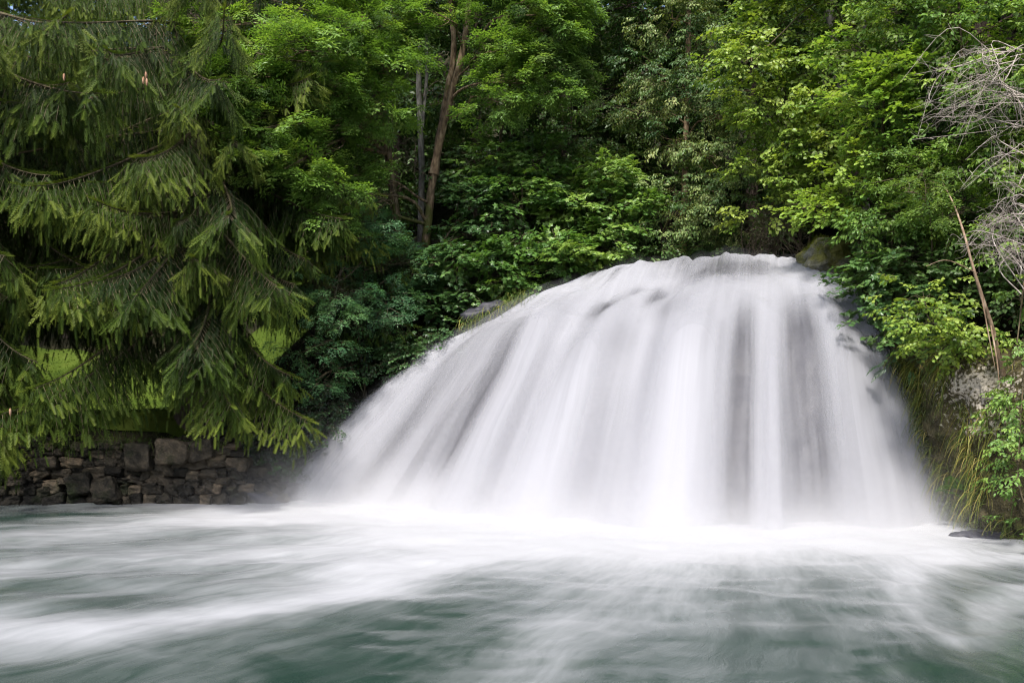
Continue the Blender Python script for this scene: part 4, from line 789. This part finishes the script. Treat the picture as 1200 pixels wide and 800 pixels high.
blanket("ivy", "shaded ground leaves behind the right shoulder of the fall", 'ivy', 'back',
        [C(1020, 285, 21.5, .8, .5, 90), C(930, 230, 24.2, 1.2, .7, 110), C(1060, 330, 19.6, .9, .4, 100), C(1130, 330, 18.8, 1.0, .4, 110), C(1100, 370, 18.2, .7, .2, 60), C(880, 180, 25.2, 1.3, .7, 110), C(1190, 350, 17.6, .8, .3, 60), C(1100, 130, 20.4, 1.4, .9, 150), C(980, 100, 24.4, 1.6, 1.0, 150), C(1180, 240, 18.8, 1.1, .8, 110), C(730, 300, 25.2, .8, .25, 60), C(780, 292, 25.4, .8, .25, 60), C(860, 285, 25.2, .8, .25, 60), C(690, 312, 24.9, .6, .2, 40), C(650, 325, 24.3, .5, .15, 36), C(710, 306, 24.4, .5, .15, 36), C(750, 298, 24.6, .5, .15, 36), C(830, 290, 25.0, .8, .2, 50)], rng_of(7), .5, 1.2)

# dark forest on the slope behind: three trunks-and-crowns, copied
def forest_tree(seed, label):
    rng = rng_of(seed); H = 13.0
    stems = [([(0, 0, -.5), (.1, 0, 4), (-.1, .1, 8), (0, 0, 12)], .2, .07)]
    cl = [(np.array([rng.normal(0, 1.5), rng.normal(0, 1.5), z]), (1.5, 1.5, .8), 62) for z in np.linspace(1.6, 12.5, 15)]
    return broadleaf("forest_tree", label, "tree", (0, 0, 0), stems, cl, 'back', 'back', 'bark_spruce', rng, size=1.25, group="dark trees at the back of the wood", pad=(.75, .3))
protos = [forest_tree(s, "dark broadleaf tree in deep shade at the back of the wood") for s in (31, 32, 33)]
spots = [(-5.6, 33), (-3.6, 31), (-1, 30.6), (2.0, 31.5), (4.8, 30.5), (7.2, 30), (9.8, 28.5), (-5.5, 36), (0, 36), (4, 36.5), (8.5, 35), (13, 32), (12.2, 24.5), (15, 27), (13.8, 20), (17, 23), (-21, 47), (-16, 49), (-11, 47), (-25, 43), (-6.6, 43), (1.5, 28.6), (15, 15.5), (-28, 36), (17.5, 17.5), (-30, 28), (10.6, 22.2), (13.2, 14.8), (14.2, 12.4), (13.6, 9.6), (16, 9)]
rf = rng_of(77)
for i, (x, y) in enumerate(spots):
    z = float(ground_z(x, y)); src = protos[i % 3]
    if i < 3: o = src; kids = None
    else:
        o = src.copy(); COL.objects.link(o)
        for ch in list(src.children): c_ = ch.copy(); COL.objects.link(c_); c_.parent = o
    o.location = (x, y, z - .1); o.rotation_euler = (0, 0, rf.uniform(0, 6.28)); s = rf.uniform(.85, 1.15); o.scale = (s, s, s)

rng = rng_of(83); A_ = Acc(); cl = []
for k in range(150):
    a = rng.uniform(-.95, .80); Y = rng.uniform(52, 62); X = a * Y * .75; z0 = float(ground_z(X, Y)); cl.append(((X, Y, z0 + rng.uniform(0, 1) * (27 - z0 * .5)), (3.2, 2.5, 2.0), 75))
foliage(A_, cl, 'back', rng, tint0=.4, size=3.2, pad=(1.6, .7))
for k in range(40):
    a = rng.uniform(-.95, .80); Y = rng.uniform(52, 62); X = a * Y * .75; z0 = float(ground_z(X, Y)); A_.add(*tube([(X, Y, z0 - 1), (X + .3, Y, z0 + 12), (X, Y, z0 + 26)], [.4, .25, .08], 7), .5, 1)
o = link("woods", A_.build("woods", [M['back'], M['twig']])); tag(o, "far dark wood closing off the view behind every nearer tree", None, kind="stuff")

# ------------------------------------------------------------------ dead twigs, fallen stem, boulder, tussocks
def twig_heap(name, label, matn, starts, centre, rad, n, seed, w=.006, arch=.35, cat="dead branches", bundles=6):
    rng = rng_of(seed); root = thing(name, label, cat, centre); A_ = Acc(); c_ = np.array(centre); rad = np.array(rad)
    for k in range(n):
        a = np.array(starts[k % len(starts)]) + rng.normal(0, .12, 3)
        b = c_ + unit(rng, 1)[0] * rad * rng.uniform(.3, 1.0)
        l = np.linalg.norm(b - a); main = bez(a, b, arch * l * rng.uniform(.1, 1.2), 14, rng, .13)
        A_.add(*tube(main, np.linspace(w * 1.9, w * .4, 14), 4))
        for q in range(bundles):
            i = rng.integers(4, 13); p = main[i]; d = norm(main[min(i + 1, 13)] - main[i - 1]) * .6 + rng.normal(0, .5, 3); d[2] -= .25; l2 = rng.uniform(.15, .6)
            e = p + norm(d) * l2; A_.add(*tube(bez(p, e, rng.uniform(-.1, .2), 8, rng, .26), np.linspace(w * .6, w * .25, 8), 3))
    part("twigs", A_.build("twigs", M[matn], True), root); return root
twig_heap("dead_branch", "bleached tangle of dead twigs hanging at the upper right edge", 'deadtwig', [P(1200, 150, 16.8), P(1195, 60, 16.8), P(1215, 120, 16.6)], P(1105, 130, 16.9), (.95, .5, .9), 32, 3, .006)
twig_heap("dead_branch", "lower heap of curling bare twigs above the fallen stem", 'deadtwig', [P(1215, 260, 15.8), P(1210, 300, 15.7), P(1200, 330, 15.8)], P(1150, 285, 16.1), (.75, .4, .62), 24, 5, .006)
twig_heap("dead_branch", "brown leafless brush behind the crest beside the mossy boulder", 'browntwig', [P(910, 310, 23.6), P(880, 310, 23.8), P(940, 305, 23.2)], P(905, 262, 23.2), (.85, .5, .55), 46, 8, .007)
twig_heap("dead_branch", "few bare curly twigs dangling beside the mossy ash trunk", 'browntwig', [P(493, 200, 24.6), P(485, 190, 24.5)], P(470, 185, 24.2), (.45, .3, .25), 6, 9, .008, .5)
twig_heap("dead_branch", "thin bare twigs drooping through the rowan left of the fall", 'browntwig', [P(400, 320, 22.2), P(420, 300, 22.3)], P(375, 370, 21.8), (.45, .3, .5), 7, 12, .007, .3)
twig_heap("dead_branch", "few long bare twigs bridging the two grey twig heaps at the right edge", 'deadtwig', [P(1215, 190, 16.4), P(1210, 230, 16.2)], P(1150, 205, 16.4), (.7, .4, .6), 8, 15, .006, .3)
root = thing("fallen_stem", "leaning brown dead stem propped against the cliff top at right", "dead stem", P(1172, 425, 16.2)); A_ = Acc()
A_.add(*tube(curve([P(1176, 440, 16.3), P(1163, 385, 16.1), P(1150, 345, 16.0), P(1138, 305, 16.0), P(1130, 275, 16.2), P(1118, 240, 16.9), P(1105, 215, 17.8)], 20), np.linspace(.04, .008, 20), 9, .15)); part("stem", A_.build("stem", M['deadwood'], True), root)
for (a, b, c_, w) in ((P(1160, 375, 16.1), P(1168, 420, 15.9), P(1171, 450, 15.9), .018), (P(1150, 345, 16.0), P(1160, 400, 15.9), P(1166, 430, 15.9), .014), (P(1145, 320, 16.0), P(1110, 305, 15.8), P(1085, 312, 15.7), .012)):
    A_ = Acc(); A_.add(*tube(curve([a, b, c_], 10), np.linspace(w, w * .4, 10), 6)); part("branch", A_.build("branch", M['deadwood'], True), root)

def boulder(name, label, centre, rad, seed, m_='boulder', moss=True):
    rng = rng_of(seed); root = thing(name, label, "boulder", centre); nu_, nv_ = 64, 40
    a = np.linspace(0, 2 * np.pi, nu_, endpoint=False)[:, None]; b = np.linspace(-1.5, 1.5, nv_)[None]
    D = np.stack([np.cos(a) * np.cos(b), np.sin(a) * np.cos(b), np.sin(b) + 0 * a], -1)
    D = np.sign(D) * np.abs(D) ** .75
    k = 1 + .28 * fbm(D[..., 0] * 1.4 + seed, D[..., 1] * 1.4, D[..., 2] * 1.4, seed, 5)
    V = np.array(centre) + D * np.array(rad) * k[..., None]
    i = np.arange(nu_)[:, None] * nv_; i2 = ((np.arange(nu_) + 1) % nu_)[:, None] * nv_; j = np.arange(nv_ - 1)[None]
    Fq = np.stack([i + j, i2 + j, i2 + j + 1, i + j + 1], -1).reshape(-1, 4)
    part("rock", new_mesh("rock", V.reshape(-1, 3), Fq, M[m_], tint=np.full(V.size // 3, .5), attrs={"bare": np.zeros(V.size // 3)}, smooth=True), root)
    if moss:
        A_ = Acc(); sel = np.argwhere((D[..., 2] > -.15)); sel = sel[rng.integers(0, len(sel), 3800)]
        p = V[sel[:, 0], sel[:, 1]] + rng.normal(0, .015, (len(sel), 3)); d = norm(D[sel[:, 0], sel[:, 1]]) * .7 + rng.normal(0, .5, (len(sel), 3)); d[:, 2] -= .1
        keep = fbm(p[:, 0] * 2.5, p[:, 1] * 2.5, p[:, 2] * 2.5, 9, 3) > -.25; p, d = p[keep], d[keep]
        V1 = np.array([[0, .012, 0], [0, -.012, 0], [.6, .016, .08], [.6, -.016, .08], [1, 0, -.05]]) * np.array([1, 1, 1]); tp = (V1, np.array([[0, 1, 3], [0, 3, 2], [2, 3, 4]]), np.array([0, 0, .1, .1, .2]), np.zeros(3, int))
        instance(tp, p, d, np.array([0, 0, 1.0]) + rng.normal(0, .3, p.shape), rng.uniform(.05, .12, len(p)), .35 + .3 * fbm(p[:, 0] * 4, p[:, 1] * 4, p[:, 2] * 4, 3, 2) + rng.normal(0, .12, len(p)), A_)
        part("moss", A_.build("moss", M['mossblade']), root)
    return root
boulder("mossy_boulder", "yellow mossy boulder at the right end of the crest", P(968, 300, 20.9), (.52, .45, .34), 3)
boulder("ledge_rock", "dark wet ledge rock under the drooping grass at the left lip", P(588, 374, 23.4), (.85, .5, .36), 6, 'wetrock', False)
boulder("wet_boulder", "small dark wet rock at the water line under the right cliff", P(1150, 640, 16.4), (.5, .4, .22), 8, 'wetrock', False)
boulder("wet_boulder", "dark wet rock at the foot of the bank left of the fall", P(322, 590, 21.3), (.55, .45, .42), 12, 'wetrock', False)

def blade_tpl(n=6):
    s = np.linspace(0, 1, n); V = []; Fq = []
    for i in range(n): V += [[s[i], .5 * (1 - s[i] ** 2) + .02, 0], [s[i], -.5 * (1 - s[i] ** 2) - .02, 0]]
    for i in range(n - 1): Fq.append([2 * i, 2 * i + 1, 2 * i + 3, 2 * i + 2])
    return np.array(V), np.array(Fq)
BT = blade_tpl()
def blades(acc, roots, outd, length, width, tint, rng, hang=1.0):
    """grass blades that leave along outd and bend down under their weight"""
    V0, Fq = BT; n = len(roots); s = V0[:, 0][None, :, None]; side = norm(np.cross(outd, [0, 0, 1.0]) + rng.normal(0, .3, (n, 3)))[:, None]
    cen = roots[:, None] + outd[:, None] * length[:, None, None] * (s - .35 * s ** 2) + np.array([0, 0, -1.0]) * hang * length[:, None, None] * (.85 * s ** 1.7)
    W = cen + side * V0[:, 1][None, :, None] * width[:, None, None]
    FF = (Fq[None] + (np.arange(n) * len(V0))[:, None, None]).reshape(-1, 4)
    acc.add(W.reshape(-1, 3), FF, np.repeat(tint, len(V0)), 0)
rng = rng_of(55); A_ = Acc(); n = 7000
s_ = rng.uniform(0.03, .46, n); w_ = rng.uniform(.12, .98, n); clm = fbm(s_ * 40, w_ * 5, 0, 71, 3); keep = clm > -.12; s_, w_, clm = s_[keep], w_[keep], clm[keep]
p, nr = cliff_at(s_, w_); keep = (np.exp(-(((p - bp) / np.array([.5, 1.2, .40])) ** 2).sum(-1)) < .45); p, nr, clm = p[keep], nr[keep], clm[keep]; n = len(p)
blades(A_, p - nr * .02, norm(nr * .55 + rng.normal(0, .35, (n, 3)) + np.array([0, 0, .25])), rng.uniform(.2, .85, n), rng.uniform(.007, .016, n), np.clip(.52 + .25 * clm + rng.normal(0, .2, n), 0, 1), rng)
o = link("hanging_grass", A_.build("hanging_grass", M['sedge'])); tag(o, "long green and straw coloured grass hanging down the mossy cliff", None, kind="stuff")
rng = rng_of(56); A_ = Acc(); n = 800; a = rng.uniform(0, 1, n); base_ = P(625, 341, 22.95) * (1 - a[:, None]) + P(545, 380, 22.9) * a[:, None] + rng.normal(0, .13, (n, 3)) * np.array([1, 1.4, .6])
root = thing("grass_tussock", "drooping grass tussock on the dark ledge at the left lip of the fall", "grass tussock", base_.mean(0))
blades(A_, base_, norm(np.array([-.35, -.8, .45]) + rng.normal(0, .75, (n, 3))), rng.uniform(.1, .5, n), rng.uniform(.006, .011, n), np.clip(.42 + rng.normal(0, .26, n), 0, 1), rng)
part("blades", A_.build("blades", M['sedge']), root)

# ------------------------------------------------------------------ dry stone wall, lawn
rng = rng_of(91); root = thing("stone_wall", "old dry stone wall of rough blocks along the water under the spruce", "stone wall", (-10, 21.2, 0)); A_ = Acc()
def stone(c_, size, seed):
    n_ = 12; g = np.linspace(-1, 1, n_); 
    faces = []; V = []
    for axn in range(3):
        for sg in (-1, 1):
            a, b = np.meshgrid(g, g, indexing='ij'); q = np.zeros(a.shape + (3,)); q[..., axn] = sg; q[..., (axn + 1) % 3] = a * (1 if sg > 0 else -1); q[..., (axn + 2) % 3] = b
            off = sum(len(v) for v in V); V.append(q.reshape(-1, 3)); faces.append(grid_faces(n_, n_) + off)
    V = np.concatenate(V); Fq = np.concatenate(faces)
    p6 = np.linalg.norm(V, ord=8, axis=1)[:, None]; V = V / p6
    k = 1 + .17 * fbm(V[:, 0] * 1.0 + seed * 3.1, V[:, 1] * 1.0, V[:, 2] * 1.0, seed, 3) + .05 * np.abs(fbm(V[:, 0] * 4 + seed, V[:, 1] * 4, V[:, 2] * 4, seed, 2))
    V = V * k[:, None]; a = rng.normal(0, .16); ca, sa = math.cos(a), math.sin(a); V = V * np.array(size) * .5
    V = np.stack([V[:, 0] * ca - V[:, 2] * sa, V[:, 1], V[:, 0] * sa + V[:, 2] * ca], -1)
    A_.add(V + np.array(c_), Fq, np.clip(rng.normal(.5, .3), 0, 1))
x = -30.0; z_top = 1.34
cols = []
bandz = -.35
big = [(-8.5, .75, .62, .5), (-7.4, .55, .75, .62), (-9.55, .62, .60, .3)]
zz = -0.35; seed = 0
while zz < z_top:
    h = rng.uniform(.13, .27); x = -20.0
    while x < -4.9:
        w = rng.uniform(.12, .34) * (1.0 + .5 * (h > .22)); hh = h * rng.uniform(.85, 1.2); seed += 1
        topz = z_top + .08 * math.sin(x * 1.7) - .9 * sstep(-6.3, -4.9, x)
        if zz + h * .5 < topz: stone((x + w / 2, 20.95 + .10 * (zz / 1.4) + rng.normal(0, .045) + .25 * sstep(-7, -4.8, x) + .12 * math.sin(x * .6), zz + h / 2 + rng.normal(0, .02)), (w * 1.04, .55, hh * 1.05), seed)
        x += w
    zz += h * .96
part("stones", A_.build("stones", M['stone'], True), root)
for q, (x, y, z, sx, sy, sz) in enumerate([(-7.05, 20.78, 1.08, .62, .45, .5), (-7.75, 20.75, 1.0, .5, .4, .55), (-9.0, 20.75, .42, .5, .36, .42), (-8.45, 20.72, .3, .5, .36, .5), (-6.5, 20.9, 1.12, .55, .5, .4)]):
    A_ = Acc(); stone((x, y, z), (sx, sy, sz), 500 + q); part("boulder_block", A_.build("boulder_block", M['stone'], True), root)
lx, ly = np.meshgrid(np.arange(-26, -5.4, .3), np.arange(22.2, 46, .3), indexing='ij')
o = link("lawn", new_mesh("lawn", np.stack([lx, ly, ground_z(lx, ly) + .05 - .4 * sstep(-7.5, -5.4, lx)], -1).reshape(-1, 3), grid_faces(*lx.shape), M['grass'], tint=(.45 + .3 * fbm(lx * 1.5, ly * 1.5, 0, 4, 3)).ravel(), smooth=True)); tag(o, "sunlit lawn behind the wall", None, kind="structure")
rng = rng_of(92); A_ = Acc(); n = 90000
x = rng.uniform(-26, -5.5, n); y = 21.6 + 24 * rng.uniform(0, 1, n) ** 1.2; z = ground_z(x, y); k_ = rng.uniform(0, 1, n) < np.where(x > -7.5, .3, 1)
x, y, z = x[k_], y[k_], z[k_]; n = len(x); far = 1 + (y - 21.6) / 10
blades(A_, np.stack([x, y, z], -1), norm(rng.normal(0, .35, (n, 3)) + np.array([0, 0, 1.0])), rng.uniform(.12, .3, n), rng.uniform(.008, .014, n) * far, np.clip(.5 + rng.normal(0, .2, n), 0, 1), rng, hang=.3)
o = link("grass", A_.build("grass", M['grass'])); tag(o, "sunlit green lawn grass behind the wall and the spruce", None, kind="stuff")
rng = rng_of(93); A_ = Acc(); n = 2200
x = rng.uniform(-20, -6.0, n); base_ = np.stack([x, rng.normal(20.95, .12, n), 1.30 - .8 * sstep(-6.3, -4.9, x) + rng.normal(0, .05, n)], -1)
root = thing("wall_grass", "dark grass fringe drooping over the top of the stone wall", "grass fringe", (-10, 20.9, 1.3))
blades(A_, base_, norm(np.array([0, -.7, .5]) + rng.normal(0, .5, (n, 3))), rng.uniform(.15, .4, n), rng.uniform(.007, .014, n), np.clip(.3 + rng.normal(0, .15, n), 0, 1), rng)
part("blades", A_.build("blades", M['sedge']), root)
# ferns
for lab, c_, nfr, sd in (("fern clump growing on the cliff beside the right edge of the fall", P(1118, 572, 17.2), 12, 3), ("fern clump at the foot of the dark left bank beside the fall", P(360, 495, 22.2), 12, 4)):
    rng = rng_of(sd); root = thing("fern", lab, "fern", c_); A_ = Acc(); d = unit(rng, nfr); d[:, 1] = -np.abs(d[:, 1]); d[:, 2] = np.abs(d[:, 2]) * .6
    instance(T['fern'][0], np.repeat(np.array(c_)[None], nfr, 0) + rng.normal(0, .06, (nfr, 3)), d, np.array([0, 0, 1.0]) + rng.normal(0, .1, (nfr, 3)), rng.uniform(.5, .9, nfr), np.full(nfr, .35), A_); part("fronds", A_.build("fronds", M['fern']), root)
# cones hanging in the spruce
rng = rng_of(95)
big_spruce = [o for o in bpy.data.objects if o.name == "spruce_tree"][0]
for (px, py, Y) in ((171, 84, 17.9), (168, 90, 17.9), (12, 478, 18.0), (75, 86, 18), (172, 92, 17.85)):
    A_ = Acc(); c_ = P(px, py, Y); A_.add(*tube(np.array([c_ + [0, 0, .0], c_ + [0, 0, -.03], c_ + [0, 0, -.07], c_ + [0, 0, -.11], c_ + [.004, 0, -.14]]), np.array([.006, .02, .023, .018, .004]), 8, .12)); part("cone", A_.build("cone", M['cone'], True), big_spruce)
